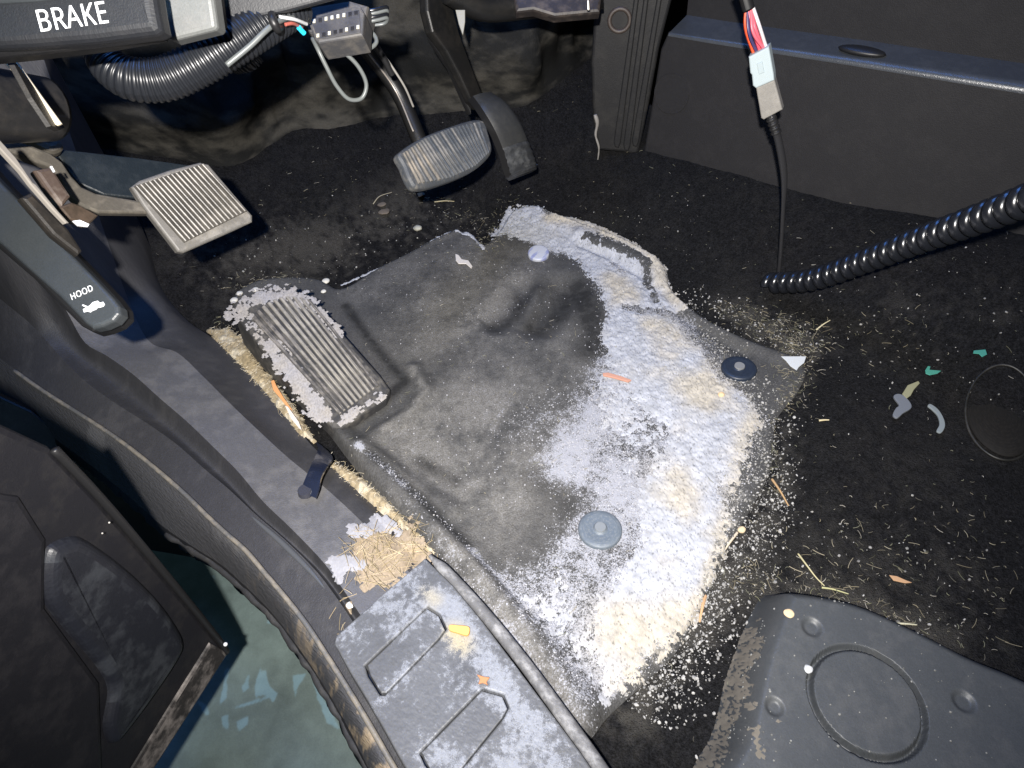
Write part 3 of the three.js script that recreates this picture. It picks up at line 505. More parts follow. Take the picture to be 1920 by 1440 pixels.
for (const [u, v, r, c, lab] of [[1125, 995, 0.006, [0.15, 0.165, 0.18], 'dusty centre'], [1385, 693, 0.0065, [0.16, 0.165, 0.17], 'pale centre']]) { const p = onMat(u, v); const g = new THREE.CylinderGeometry(r, r * 1.08, 0.0016, 24).translate(p.x, p.y + 0.0072, p.z); mesh('post_centre', g, plain(...c, 0.6), u > 1300 ? d1 : d2).userData.label = lab; }
settle(mat);

// ------------------------------------------------------------------ crusts and loose matter ("stuff")
function crust(name, label, box, cell, base, dens, amp, color, rough = 0.9) {
  const nx = Math.ceil((box.x1 - box.x0) / cell), nz = Math.ceil((box.z1 - box.z0) / cell); const pos = [], col = [], idx = [], id = new Int32Array((nx + 1) * (nz + 1)).fill(-1), T = new Float32Array((nx + 1) * (nz + 1)); const o = [0, 0, 0];
  for (let j = 0; j <= nz; j++) for (let i = 0; i <= nx; i++) T[j * (nx + 1) + i] = dens(box.x0 + i * cell, box.z0 + j * cell);
  const vid = (i, j) => { const k = j * (nx + 1) + i; if (id[k] < 0) { id[k] = pos.length / 3; const x = box.x0 + i * cell, z = box.z0 + j * cell; const jx = (hash2(i, j, 3) - 0.5) * cell * 0.7, jz = (hash2(i, j, 4) - 0.5) * cell * 0.7; pos.push(x + jx, base(x, z) + amp * Math.max(-0.6, Math.min(T[k], 1.2)), z + jz); color(x, z, T[k], o); col.push(o[0], o[1], o[2]); } return id[k]; };
  for (let j = 0; j < nz; j++) for (let i = 0; i < nx; i++) { const k = j * (nx + 1) + i; if (T[k] > 0 || T[k + 1] > 0 || T[k + nx + 1] > 0 || T[k + nx + 2] > 0) { const a = vid(i, j), b = vid(i, j + 1), c = vid(i + 1, j), d = vid(i + 1, j + 1); idx.push(a, b, c, b, d, c); } }
  const g = new THREE.BufferGeometry(); g.setAttribute('position', new THREE.Float32BufferAttribute(pos, 3)); g.setAttribute('color', new THREE.Float32BufferAttribute(col, 3)); g.setIndex(idx); g.computeVertexNormals();
  const o2 = mesh(numbered(name), g, new THREE.MeshStandardMaterial({ vertexColors: true, roughness: rough, side: THREE.DoubleSide })); o2.userData = { kind: 'stuff', label, category: name.split('_')[0] }; scene.add(o2); return o2;
}
const saltDens = (x, z) => { const b = tn(T4, x, z, 0.10), f = tn(T3, x, z, 0.55), h = tn(T2, x, z, 0.2), a = tn(T1, x, z, 0.3); const t = thick.at(x, z); return t < 0.12 ? -0.6 : (t * 0.95 - 0.50) + (b - 0.5) * 1.0 + (h - 0.5) * 0.4 + (f - 0.5) * 0.35 + (a - 0.5) * 0.35; };
crust('salt_crust', 'thick crust of white and cream road salt over the mat', { x0: mb.x0 - 0.02, x1: mb.x1 + 0.03, z0: mb.z0 - 0.02, z1: mb.z1 + 0.02 }, 0.0014, (x, z) => Math.max(matY(x, z), F(x, z)) + 0.0001, saltDens, 0.0034,
  (x, z, t, o) => { const c = sstep(0.05, 1.0, cream.at(x, z) * 0.85 + (tn(T1, x, z, 0.3) - 0.5) * 1.3 + 0.06); const h = hash2(Math.round(x * 2000), Math.round(z * 2000), 9), n = (0.88 + 0.18 * h) * (0.68 + 0.6 * tn(T4, x, z, 0.16)); const dk = h < 0.05 ? 0.5 : 1; o[0] = lerp(0.335, 0.375, c) * n * dk; o[1] = lerp(0.345, 0.343, c) * n * dk; o[2] = lerp(0.375, 0.288, c) * n * dk; });
function scatter(name, label, geo, mat_, n, place, seed) {
  const im = new THREE.InstancedMesh(geo, mat_, n), d = new THREE.Object3D(), r = rng(seed), c = new THREE.Color(); let k = 0;
  for (let i = 0; i < n * 30 && k < n; i++) { if (place(r, d, c)) { d.updateMatrix(); im.setMatrixAt(k, d.matrix); im.setColorAt(k, c); k++; } }
  im.count = k; im.name = numbered(name); im.userData = { kind: 'stuff', label, category: name.split('_').pop() }; im.castShadow = im.receiveShadow = true; scene.add(im); return im;
}
const grainGeo = new THREE.IcosahedronGeometry(1, 0);
const grainMat = new THREE.MeshStandardMaterial({ roughness: 0.7 });
const top = (x, z) => Math.max(F(x, z), matY(x, z));
scatter('salt_grains', 'loose white salt grains sprinkled over the mat', grainGeo, grainMat, 26000, (r, d, c) => {
  const x = lerp(mb.x0, mb.x1, r()), z = lerp(mb.z0, mb.z1, r()); const t = clamp(thin.at(x, z)) * 0.8 + thick.at(x, z) * 0.5 + 0.01; if (matSD.at(x, z) > 0 || r() > t * t * (0.3 + 1.1 * tn(T4, x, z, 0.2))) return false;
  const s = 0.0004 + 0.0006 * r() ** 3; d.position.set(x, top(x, z) + s * 0.5, z); d.rotation.set(r() * 6, r() * 6, r() * 6); d.scale.set(s * (0.7 + r() * 0.6), s * (0.7 + r() * 0.6), s * (0.7 + r() * 0.6)); const w = 0.2 + 0.2 * r(); c.setRGB(w, w, w * 1.07); return true;
}, 3);
{ // salt dried on the footrest
  const py = (x, z) => REST.o.y - (REST.n.x * (x - REST.o.x) + REST.n.z * (z - REST.o.z)) / REST.n.y;
  const rf = new Field(0.1, -0.95, 0.45, -0.45, 320), cv = (u, v) => { const p = hit(u, v, REST); return [p.x, p.z]; };
  rf.stroke([[508, 648], [540, 692], [575, 742], [604, 778]], 0.020, 0.95, 'max', cv).stroke([[448, 590], [462, 568], [500, 552], [545, 550], [575, 565]], 0.022, 0.72, 'max', cv).stroke([[585, 570], [615, 600], [640, 630]], 0.01, 0.7, 'max', cv).stroke([[470, 600], [490, 625]], 0.014, 0.5, 'max', cv).stroke([[640, 790], [690, 760], [712, 742]], 0.01, 0.42, 'max', cv);
  crust('salt_patch', 'white salt dried along the edges of the footrest', { x0: 0.15, x1: 0.45, z0: -0.92, z1: -0.5 }, 0.0015, (x, z) => py(x, z) + 0.0003, (x, z) => { const u = rf.at(x, z); return u < 0.05 ? -0.6 : (u - 0.56) + (tn(T4, x, z, 0.12) - 0.5) * 2.2 + (tn(T3, x, z, 0.5) - 0.5) * 0.9; }, 0.0006,
    (x, z, t, o) => { const k = 0.75 + 0.4 * hash2(Math.round(x * 1500), Math.round(z * 1500), 6), w = tn(T1, x, z, 0.15); o[0] = lerp(0.28, 0.31, w) * k; o[1] = lerp(0.28, 0.28, w) * k; o[2] = lerp(0.31, 0.24, w) * k; });
}
// salt granules on the carpet round the mat
const spill = field();
spill.stroke([[1300, 560], [1400, 600], [1500, 650]], 0.05, 0.5).stroke([[1420, 830], [1440, 930], [1380, 1040], [1330, 1150], [1260, 1260], [1180, 1330]], 0.07, 0.9).stroke([[1200, 1310], [1260, 1280], [1300, 1240]], 0.05, 1).stroke([[1330, 640], [1400, 720], [1440, 790]], 0.06, 0.7);
spill.poly([[1300, 1150], [1400, 1000], [1900, 1000], [1900, 1300]], 0.1, 0.18).poly([[1430, 500], [1900, 450], [1900, 800], [1500, 800]], 0.1, 0.12).poly([[330, 440], [900, 340], [930, 440], [640, 540], [450, 560]], 0.06, 0.15).poly([[1020, 330], [1300, 380], [1320, 520], [1100, 420]], 0.05, 0.12);
scatter('salt_granules', 'coarse salt granules scattered on the black carpet', grainGeo, grainMat, 6500, (r, d, c) => {
  const x = lerp(0.2, 1.1, r()), z = lerp(-1.0, 0.15, r()); const t = spill.at(x, z) + 0.012; if (r() > t * t * (0.2 + 1.4 * tn(T4, x, z, 0.15))) return false;
  const s = 0.0004 + 0.0014 * r() ** 3.5; d.position.set(x, top(x, z) + s * 0.5, z); d.rotation.set(r() * 6, r() * 6, r() * 6); d.scale.set(s * (0.7 + r() * 0.8), s * 0.7, s * (0.7 + r() * 0.8)); const w = 0.12 + 0.26 * r(); c.setRGB(w, w * 0.98, w * 0.94); return true;
}, 8);
// straw and grass clippings
function curvedBlade(k) { const pts = []; for (let i = 0; i <= 5; i++) { const t = i / 5 - 0.5; pts.push(V3(t, k * 0.25 * (0.25 - t * t), k * (t * t - 0.25))); } return tube(pts, 0.012, 5, 4); }
const blades = [curvedBlade(0.1), curvedBlade(0.5), curvedBlade(-0.3)];
function straw(name, label, n, dens, box, len, cols, seed, base = top, thickK = 1) {
  const f3 = Math.ceil(n);
  return scatter(name, label, blades[seed % 3], new THREE.MeshStandardMaterial({ roughness: 0.8 }), f3, (r, d, c) => {
    const x = lerp(box[0], box[2], r()), z = lerp(box[1], box[3], r()); if (r() > dens(x, z)) return false;
    const L = lerp(len[0], len[1], r() ** 2.2), w = (0.00035 + 0.00045 * r()) / 0.024 * thickK; d.position.set(x, base(x, z) + 0.001 + 0.0025 * r(), z); d.rotation.set((r() - 0.5) * 0.6, r() * 6.28, (r() - 0.5) * 0.35); d.scale.set(L, w, Math.max(w, L * (0.25 + r() * 0.6))); if (Math.abs(d.scale.z) > 3 * w) d.scale.z = L * r(); d.scale.z = Math.max(w, Math.min(d.scale.z, w * 2.5));
    const q = cols[Math.floor(r() * cols.length)], k = 0.7 + 0.6 * r(); c.setRGB(q[0] * k, q[1] * k, q[2] * k); return true;
  }, seed);
}
const clip = field();
clip.poly([[1340, 575], [1400, 575], [1530, 610], [1552, 645], [1520, 690], [1500, 740], [1470, 740], [1495, 690], [1440, 640]], 0.025, 1);
clip.stroke([[1460, 700], [1485, 740], [1480, 760]], 0.025, 0.8).stroke([[1450, 800], [1455, 850], [1450, 920], [1460, 960]], 0.02, 0.35).stroke([[1400, 1080], [1480, 1100], [1560, 1115], [1640, 1150], [1700, 1180]], 0.035, 0.6);
clip.poly([[1480, 1000], [1600, 960], [1900, 1010], [1900, 1240], [1700, 1170], [1500, 1090]], 0.08, 0.17).poly([[1600, 590], [1720, 590], [1720, 650], [1600, 680]], 0.04, 0.15);
clip.poly([[430, 540], [480, 515], [560, 510], [580, 530], [500, 530]], 0.02, 0.55).stroke([[420, 600], [450, 630]], 0.02, 0.5).stroke([[780, 360], [850, 400], [920, 420], [950, 380], [900, 460]], 0.035, 0.3).stroke([[915, 470], [960, 440], [990, 400]], 0.03, 0.4);
clip.poly([[500, 280], [760, 320], [900, 340], [700, 420], [480, 400]], 0.08, 0.03);
straw('grass_clippings', 'dry grass clippings and straw scattered over the carpet', 1500, (x, z) => clip.at(x, z) ** 1.5 + 0.001, [0.2, -1.0, 1.1, 0.2], [0.003, 0.015], [[0.18, 0.155, 0.1], [0.12, 0.118, 0.07], [0.25, 0.22, 0.155], [0.06, 0.057, 0.037]], 12);
straw('grass_clippings', 'short chaff and stalk bits across the carpet', 1800, (x, z) => clip.at(x, z) * 0.8 + 0.014, [0.2, -1.0, 1.1, 0.2], [0.002, 0.009], [[0.22, 0.2, 0.145], [0.14, 0.14, 0.095], [0.3, 0.28, 0.24], [0.07, 0.065, 0.05]], 6);

// torn beige underlay showing between sill and mat, and the dirt heap on the sill
{
  const und = field();
  und.poly([[392, 622], [430, 622], [455, 640], [480, 680], [520, 730], [560, 780], [592, 835], [570, 825], [520, 768], [470, 712], [430, 672]], 0.005, 1);
  und.poly([[618, 872], [660, 890], [720, 940], [790, 1010], [830, 1050], [800, 1048], [740, 985], [690, 945], [640, 900]], 0.005, 1);
  crust('underlay_foam', 'torn beige fibrous underlay showing beside the mat', { x0: 0.05, x1: 0.4, z0: -0.95, z1: -0.2 }, 0.0024, (x, z) => Math.max(F(x, z), 0.004) + 0.004,
    (x, z) => { const u = und.at(x, z); return u < 0.05 ? -0.6 : (u - 0.45) + (tn(T4, x, z, 0.08) - 0.5) * 0.8 + (tn(T2, x, z, 0.2) - 0.5) * 0.6; }, 0.009,
    (x, z, t, o) => { const a = tn(T1, x, z, 0.12), h = hash2(Math.round(x * 1500), Math.round(z * 1500), 5), k = 0.75 + 0.4 * h; const w = sstep(0.5, 0.65, a); o[0] = lerp(0.28, 0.42, w) * k; o[1] = lerp(0.225, 0.37, w) * k; o[2] = lerp(0.14, 0.275, w) * k; });
  straw('underlay_fibres', 'frayed pale fibres along the torn underlay', 700, (x, z) => und.at(x, z), [0.05, -0.95, 0.4, -0.2], [0.004, 0.018], [[0.5, 0.43, 0.3], [0.42, 0.34, 0.2], [0.6, 0.55, 0.45]], 10, (x, z) => 0.010, 0.7);
  const heap = new Field(0, -0.6, 0.4, -0.2, 300), hz = (u, v) => { const p = atY(u, v, 0.032); return [p.x, p.z]; };
  const white = new Field(0, -0.6, 0.4, -0.2, 300);
  heap.poly([[665, 1005], [690, 1000], [720, 985], [745, 990], [765, 975], [790, 1010], [800, 1040], [760, 1062], [735, 1092], [700, 1098], [672, 1090], [682, 1060], [660, 1035]], 0.02, 0.95, 'max', hz);
  heap.poly([[640, 1120], [660, 1130], [640, 1180], [625, 1185]], 0.008, 0.6, 'max', hz);
  white.poly([[650, 985], [690, 975], [695, 955], [720, 960], [735, 985], [690, 1005], [660, 1005]], 0.007, 1, 'max', hz);
  white.poly([[618, 1055], [650, 1040], [690, 1050], [680, 1070], [650, 1070], [640, 1095]], 0.009, 0.95, 'max', hz);
  white.stroke([[720, 960], [745, 990]], 0.007, 0.8, 'max', hz);
  const sillY = (x, z) => { let y = 0.02; const p = [1, 2, 3, 4].map(i => rowAt(rowC[i], z)); for (let i = 0; i < 3; i++) { const a = p[i], b = p[i + 1]; if ((x - a.x) * (x - b.x) <= 0) y = lerp(a.y, b.y, (x - a.x) / (b.x - a.x + 1e-9)); } return y + 0.0015; };
  crust('dirt_heap', 'tan dirt caked on the sill in front of the step plate', { x0: 0.06, x1: 0.26, z0: -0.5, z1: -0.25 }, 0.0018, sillY,
    (x, z) => { const u = heap.at(x, z); return u < 0.05 ? -0.6 : (u - 0.5) * 1.2 + (tn(T4, x, z, 0.2) - 0.5) * 1.3 + (tn(T2, x, z, 0.2) - 0.5) * 0.5; }, 0.0016,
    (x, z, t, o) => { const k = 0.75 + 0.4 * hash2(Math.round(x * 1500), Math.round(z * 1500), 6), a = tn(T1, x, z, 0.1); o[0] = lerp(0.2, 0.33, a) * k; o[1] = lerp(0.155, 0.265, a) * k; o[2] = lerp(0.105, 0.195, a) * k; });
  crust('salt_patch', 'white dried salt patches on the sill round the dirt', { x0: 0.05, x1: 0.26, z0: -0.5, z1: -0.3 }, 0.0016, sillY,
    (x, z) => { const u = white.at(x, z); return u < 0.05 ? -0.6 : (u - 0.5) * 1.2 + (tn(T4, x, z, 0.10) - 0.5) * 1.4; }, 0.0013,
    (x, z, t, o) => { const k = 0.85 + 0.2 * hash2(Math.round(x * 1500), Math.round(z * 1500), 6); o[0] = 0.29 * k; o[1] = 0.29 * k; o[2] = 0.315 * k; });
  straw('straw_heap', 'tangled golden straw lying on the sill dirt', 210, (x, z) => heap.at(x, z), [0.06, -0.5, 0.26, -0.25], [0.008, 0.036], [[0.4, 0.31, 0.18], [0.30, 0.24, 0.13], [0.46, 0.38, 0.25]], 9, (x, z) => sillY(x, z) + 0.003, 0.75);
}

// ------------------------------------------------------------------ pedals
{ // parking brake
  const t = thing('parking_brake_pedal', 'dusty ribbed parking brake pedal on a curved tan arm', 'pedal');
  const pl = mkPlane(atZ(360, 390, -0.70), V3(0.06, 0.5, 0.86));
  const P = [[246, 350], [262, 338], [320, 318], [376, 304], [392, 308], [436, 360], [474, 404], [474, 416], [440, 432], [345, 474], [334, 472], [300, 428], [268, 386]];
  const pad = mesh('pad', slab(pl, P, 0.013, 0.003, { segs: 3 }), plastic([0.13, 0.123, 0.112], [0.26, 0.243, 0.218], 0.8, 0.5, 0.0003, 31), t);
  const q = (s, k) => [lerp(lerp(250, 382, s), lerp(348, 466, s), k), lerp(lerp(350, 307, s), lerp(459, 399, s), k)];
  const rm = [plastic([0.10, 0.092, 0.08], [0.27, 0.25, 0.22], 0.9, 0.4, 0.0003, 32), plastic([0.08, 0.074, 0.065], [0.22, 0.2, 0.175], 0.9, 0.4, 0.0003, 33)];
  const N = 16;
  for (let i = 0; i < N; i++) { const s0 = (i + 0.22) / N, s1 = (i + 0.74) / N; mesh('rib', slab(pl, [q(s0, 0.0), q(s1, 0.0), q(s1, 0.5), q(s1, 0.965), q(s0, 0.965), q(s0, 0.5)], 0.005, 0.0013, { lift: 0.0042 }), rm[i % 2], pad); }
  mesh('rib_base', slab(pl, [q(0.0, 0.0), q(1, 0.0), q(1, 0.97), q(0, 0.97)], 0.002, 0.0004, { lift: 0.0006 }), plastic([0.03, 0.027, 0.024], [0.08, 0.072, 0.06], 0.8, 0.8, 0.0003, 34), pad);
  const pa = mkPlane(pl.o.clone().addScaledVector(pl.n, -0.012), V3(0.25, 0.5, 0.8));
  mesh('arm', slab(pa, [[-10, 255], [20, 262], [60, 272], [94, 286], [117, 303], [135, 330], [154, 350], [181, 362], [215, 368], [252, 374], [290, 385], [300, 400], [260, 400], [187, 399], [167, 393], [146, 381], [128, 362], [115, 338], [92, 312], [52, 298], [20, 284], [-10, 275]], 0.012, 0.003, { segs: 3 }), M.dustMetal, t);
  mesh('backing_plate', slab(mkPlane(pa.o.clone().addScaledVector(pa.n, -0.05), V3(0.2, 0.6, 0.77)), [[100, 278], [165, 285], [260, 296], [372, 312], [345, 330], [270, 345], [262, 372], [195, 365], [150, 345], [120, 310]], 0.006, 0.002), plastic([0.012, 0.017, 0.021], [0.03, 0.036, 0.04], 0.6, 0.4, 0.0007, 35), t);
  mesh('knuckle', slab(mkPlane(pa.o.clone().addScaledVector(pa.n, -0.03), V3(0.2, 0.6, 0.77)), [[45, 258], [90, 250], [116, 262], [120, 276], [100, 284], [70, 272]], 0.02, 0.006, { smooth: 40 }), plastic([0.09, 0.08, 0.065], [0.16, 0.14, 0.11], 0.6, 0.6, 0.0003, 36), t);
  settle(t);
}
{ // pedal bracket hardware
  const t = thing('pedal_bracket', 'brown and bright metal bracket beside the parking brake arm', 'bracket');
  const pb = mkPlane(atZ(90, 345, -0.66), V3(0.4, 0.45, 0.8));
  mesh('channel', slab(pb, [[66, 318], [96, 312], [104, 322], [134, 368], [118, 388], [112, 382], [88, 350]], 0.012, 0.003), M.rusty, t);
  mesh('lug', slab(mkPlane(pb.o.clone().addScaledVector(pb.n, 0.004), V3(0.5, 0.3, 0.8)), [[112, 388], [135, 379], [150, 384], [186, 404], [166, 424], [140, 414], [132, 412]], 0.01, 0.002), plastic([0.05, 0.036, 0.025], [0.1, 0.07, 0.05], 0.7, 0.5, 0.0003, 37), t);
  mesh('bright_tab', slab(mkPlane(pb.o.clone().addScaledVector(pb.n, 0.02), V3(0.1, 0.55, 0.8)), [[136, 414], [150, 412], [168, 420], [165, 425], [146, 423]], 0.003, 0.0005), plain(0.8, 0.8, 0.82, 0.4), t);
  mesh('painted_glint', slab(mkPlane(pb.o.clone().addScaledVector(pb.n, 0.01), V3(0.1, 0.45, 0.85)), [[94, 312], [98, 311], [104, 322], [101, 323]], 0.003, 0.0004), M.white, t);  // white sliver: the glint of the bracket edge put in as colour
  mesh('edge_strip', slab(mkPlane(pb.o.clone().addScaledVector(pb.n, 0.03), V3(0.5, 0.3, 0.8)), [[-6, 258], [2, 264], [30, 295], [62, 342], [68, 346], [110, 396], [130, 418], [124, 419], [100, 394], [58, 346], [40, 322], [-6, 272]], 0.005, 0.001), plain(0.36, 0.33, 0.29, 0.4, 0.3), t);
  mesh('lower_bar', slab(mkPlane(pb.o.clone().addScaledVector(pb.n, 0.012), V3(0.4, 0.45, 0.8)), [[60, 360], [130, 430], [156, 470], [148, 478], [100, 440], [40, 370]], 0.01, 0.003), plastic([0.02, 0.018, 0.016], [0.06, 0.05, 0.04], 0.6, 0.35, 0.0003, 38), t);
  settle(t);
}
{ // service brake
  const t = thing('brake_pedal', 'wide dusty brake pedal with barrel shaped ribbed pad', 'pedal');
  const pl = mkPlane(atZ(840, 290, -0.60), V3(0.18, 0.6, 0.8));
  const P = [[748, 290], [760, 277], [793, 257], [843, 237], [898, 223], [910, 228], [918, 252], [924, 278], [921, 290], [893, 317], [843, 340], [792, 353], [778, 350], [768, 335], [758, 310]];
  const pad = mesh('pad', slab(pl, P, 0.016, 0.005, { segs: 4, smooth: 90 }), M.pedalRubber, t);
  const top_ = s => { const pts = [[754, 288], [793, 261], [843, 241], [900, 228]]; const k = s * 3, i = Math.min(2, Math.floor(k)), f = k - i; return [lerp(pts[i][0], pts[i + 1][0], f), lerp(pts[i][1], pts[i + 1][1], f)]; };
  const bot = s => { const pts = [[783, 345], [843, 334], [890, 312], [918, 285]]; const k = s * 3, i = Math.min(2, Math.floor(k)), f = k - i; return [lerp(pts[i][0], pts[i + 1][0], f), lerp(pts[i][1], pts[i + 1][1], f)]; };
  const rm = [plastic([0.1, 0.095, 0.085], [0.27, 0.235, 0.19], 0.95, 0.7, 0.0004, 40), plastic([0.075, 0.08, 0.085], [0.22, 0.21, 0.2], 0.7, 0.5, 0.0004, 41), plastic([0.055, 0.063, 0.075], [0.17, 0.175, 0.18], 0.6, 0.4, 0.0004, 42)];
  const N = 24; for (let i = 0; i < N; i++) { const s0 = (i + 0.2) / N, s1 = (i + 0.72) / N; mesh('rib', slab(pl, [top_(s0), top_(s1), bot(s1), bot(s0)], 0.004, 0.001, { lift: 0.0022 }), rm[[0, 0, 1, 0, 1, 0, 1, 1, 1, 2, 1, 1, 2, 1, 2, 2, 1, 2, 2, 2, 2, 2, 1, 2][i]], pad); }
  const a0 = hit(808, 262, pl).addScaledVector(pl.n, -0.02), a1 = atZ(745, 170, -0.68), a2 = atZ(690, 95, -0.70), a3 = atZ(630, 20, -0.68);
  const arm = mesh('arm', tube([a3, a2, a1, a0], 0.0105, 30, 6), M.arm, t);
  mesh('arm_edge', tube([a2, a1, a1.clone().lerp(a0, 0.75)].map(p => p.clone().add(V3(-0.009, 0.0065, 0.006))), 0.0012, 20, 6), plain(0.28, 0.25, 0.22, 0.35, 0.4), arm);
  settle(t);
}
{ // accelerator
  const t = thing('accelerator_pedal', 'narrow curved black accelerator pedal with worn grey tip', 'pedal');
  const Lp = [[887, 180], [905, 205], [926, 240], [944, 282], [957, 325], [964, 334]], Rp = [[922, 174], [948, 192], [974, 228], [991, 267], [1005, 306], [1006, 318]], zz = [-0.655, -0.625, -0.605, -0.595, -0.592, -0.60];
  const L = new THREE.CatmullRomCurve3(Lp.map((p, i) => atZ(p[0], p[1], zz[i]))).getPoints(50), R = new THREE.CatmullRomCurve3(Rp.map((p, i) => atZ(p[0], p[1], zz[i]))).getPoints(50);
  const mk = (j0, j1, lift, wav) => { const rows = []; for (let k = 0; k <= 14; k++) { const s = k / 14; rows.push(L.slice(j0, j1 + 1).map((p, j) => p.clone().lerp(R[j0 + j], s).add(V3(0, 0.6, 0.8).multiplyScalar(lift + 0.006 * Math.sin(Math.PI * s) ** 0.5 + (wav ? 0.0012 * Math.sin((j0 + j) * 1.9) : 0))))); } return gridGeo(rows); };
  mesh('pad', mk(0, 29, 0, false), plastic([0.03, 0.031, 0.032], [0.05, 0.05, 0.048], 0.5, 0.5, 0.0004, 43), t);
  mesh('worn_tip', mk(29, 50, 0.0003, true), M.pedalBlue, t).userData.label = 'worn grey ribbed lower pad';
  const back = []; for (let k = 0; k <= 4; k++) back.push(L.map((p, j) => p.clone().lerp(R[j], k / 4).add(V3(0, -0.008, -0.011)))); const gb = gridGeo(back);
  mesh('pad_back', gb, M.black, t);
  mesh('pad_side', gridGeo([L, L.map(p => p.clone().add(V3(0, -0.008, -0.011)))]), M.black, t); mesh('pad_side', gridGeo([R, R.map(p => p.clone().add(V3(0, -0.008, -0.011)))]), M.black, t); mesh('pad_end', gridGeo([[L[50], R[50]], [L[50], R[50]].map(p => p.clone().add(V3(0, -0.008, -0.011)))]), M.black, t);
  const pa = mkPlane(atZ(880, 140, -0.675), V3(0.15, 0.25, 0.95));
  const arm = mesh('arm', slab(pa, [[800, -40], [848, -40], [852, 20], [862, 60], [880, 110], [905, 175], [922, 190], [900, 205], [885, 190], [862, 140], [838, 95], [812, 60], [802, 20]], 0.016, 0.004, { segs: 3 }), M.arm, t);
  mesh('arm_side', slab(mkPlane(pa.o.clone().addScaledVector(pa.n, -0.014), V3(-0.1, 0.25, 0.95)), [[797, -40], [822, -40], [826, 60], [850, 100], [886, 180], [884, 215], [872, 190], [846, 130], [812, 80], [800, 40]], 0.012, 0.003), M.black, t);
  settle(t);
}

// ------------------------------------------------------------------ under the dash
function pxFrame(u, v, dist, deg, tx = 0, ty = 0) {                     // a part frame facing roughly back at the driver
  const o = C0.clone().addScaledVector(ray(u, v), dist), q = camera.quaternion.clone().multiply(new THREE.Quaternion().setFromEuler(new THREE.Euler(tx, ty, deg * Math.PI / 180, 'ZXY')));
  const n = V3(0, 0, 1).applyQuaternion(q); return mkPlane(o, n, V3(1, 0, 0).applyQuaternion(q));
}
const font = await new FontLoader().loadAsync('fonts/droid/droid_sans_bold.typeface.json');
const fontR = await new FontLoader().loadAsync('fonts/droid/droid_sans_regular.typeface.json');
function letters(pl, txt, fnt, a, b, width, height, lift) {            // a,b: px of the lower left and lower right of the text
  const g = new TextGeometry(txt, { font: fnt, size: 1, depth: 0.02, curveSegments: 5 }); g.computeBoundingBox(); const bb = g.boundingBox;
  g.translate(-bb.min.x, -bb.min.y, 0); const A = loc(a[0], a[1], pl), B = loc(b[0], b[1], pl); const L = A.distanceTo(B), ang = Math.atan2(B.y - A.y, B.x - A.x);
  g.scale(L / (bb.max.x - bb.min.x), height / (bb.max.y - bb.min.y), 0.02); g.rotateZ(ang); g.translate(A.x, A.y, lift); g.applyMatrix4(pl.m); return g;
}
{ // brake release handle
  const t = thing('brake_release_handle', 'black handle bar lettered BRAKE in white under the dash', 'handle');
  const pl = pxFrame(150, 55, 0.58, 8, 0.22, 0);
  mesh('grip', slab(pl, [[-60, -6], [120, -22], [260, -30], [286, -26], [293, 20], [300, 55], [288, 62], [180, 76], [60, 86], [-60, 92]], 0.022, 0.007, { segs: 4 }), M.dash, t);
  mesh('lower_lip', slab(mkPlane(pl.o.clone().addScaledVector(pl.n, -0.010), pl.n, pl.e1), [[-60, 80], [100, 66], [280, 48], [297, 56], [293, 66], [180, 86], [60, 100], [-60, 112]], 0.02, 0.005, { segs: 3 }), M.trim, t);
  mesh('upper_lip', slab(mkPlane(pl.o.clone().addScaledVector(pl.n, 0.004), pl.n, pl.e1), [[-60, 8], [60, 2], [180, -14], [180, -34], [-60, -20]], 0.02, 0.006, { segs: 3 }), M.handle, t);
  const s = pxm(pl.o);
  mesh('lettering', letters(pl, 'BRAKE', fontR, [78, 60], [205, 43], 0, 37 * s, 0.0002), M.white, t);
  settle(t);
}
{
  const pl = pxFrame(350, 30, 0.60, 5, 0.3, 0);
  const t = thing('dash_bracket', 'light grey plastic block beside the lettered brake handle', 'bracket');
  mesh('block', slab(pl, [[286, -30], [394, -40], [407, 50], [402, 56], [322, 76], [314, 72]], 0.02, 0.004, { segs: 3 }), M.greyBlock, t);
  mesh('block_back', slab(mkPlane(pl.o.clone().addScaledVector(pl.n, -0.03), pl.n, pl.e1), [[292, -30], [400, -40], [411, 44], [325, 66]], 0.02, 0.003), M.trim, t);
  settle(t);
  const p2 = pxFrame(520, -10, 0.66, 10, 0.45, 0);
  one('dash_underside', slab(p2, [[392, -120], [640, -140], [640, -6], [575, 12], [530, 24], [470, 36], [404, 54]], 0.012, 0.003, { segs: 3 }), M.dash, 'dark grey lower dash edge above the conduit', 'dash panel');
}
{ // steering shaft boot and edge panel at far left
  const t = thing('column_boot', 'dark rounded tube with a pale edged plate beside the brake handle', 'tube');
  const a = C0.clone().addScaledVector(ray(-120, 190), 0.72), b = C0.clone().addScaledVector(ray(88, 205), 0.78);
  const prof = [a, a.clone().lerp(b, 0.5), b];
  mesh('boot', tube(prof, u => 0.034 - 0.006 * u, 30, 24), plastic([0.02, 0.02, 0.021], [0.05, 0.045, 0.04], 0.5, 0.3, 0.0003, 44), t);
  const pe = pxFrame(70, 175, 0.66, 0, 0.2, 0.3);
  mesh('plate', slab(pe, [[4, 112], [20, 110], [34, 118], [78, 180], [116, 232], [108, 236], [92, 228], [60, 180]], 0.003, 0.0006), M.creamEdge, t);
  mesh('plate_web', slab(mkPlane(pe.o.clone().addScaledVector(pe.n, -0.012), V3(0.9, 0.1, 0.4), CY), [[20, 108], [34, 122], [82, 188], [122, 240], [112, 244], [96, 236], [60, 182]], 0.004, 0.0005), plastic([0.018, 0.017, 0.016], [0.05, 0.042, 0.035], 0.5, 0.5, 0.0003, 45), t);
  settle(t);
}
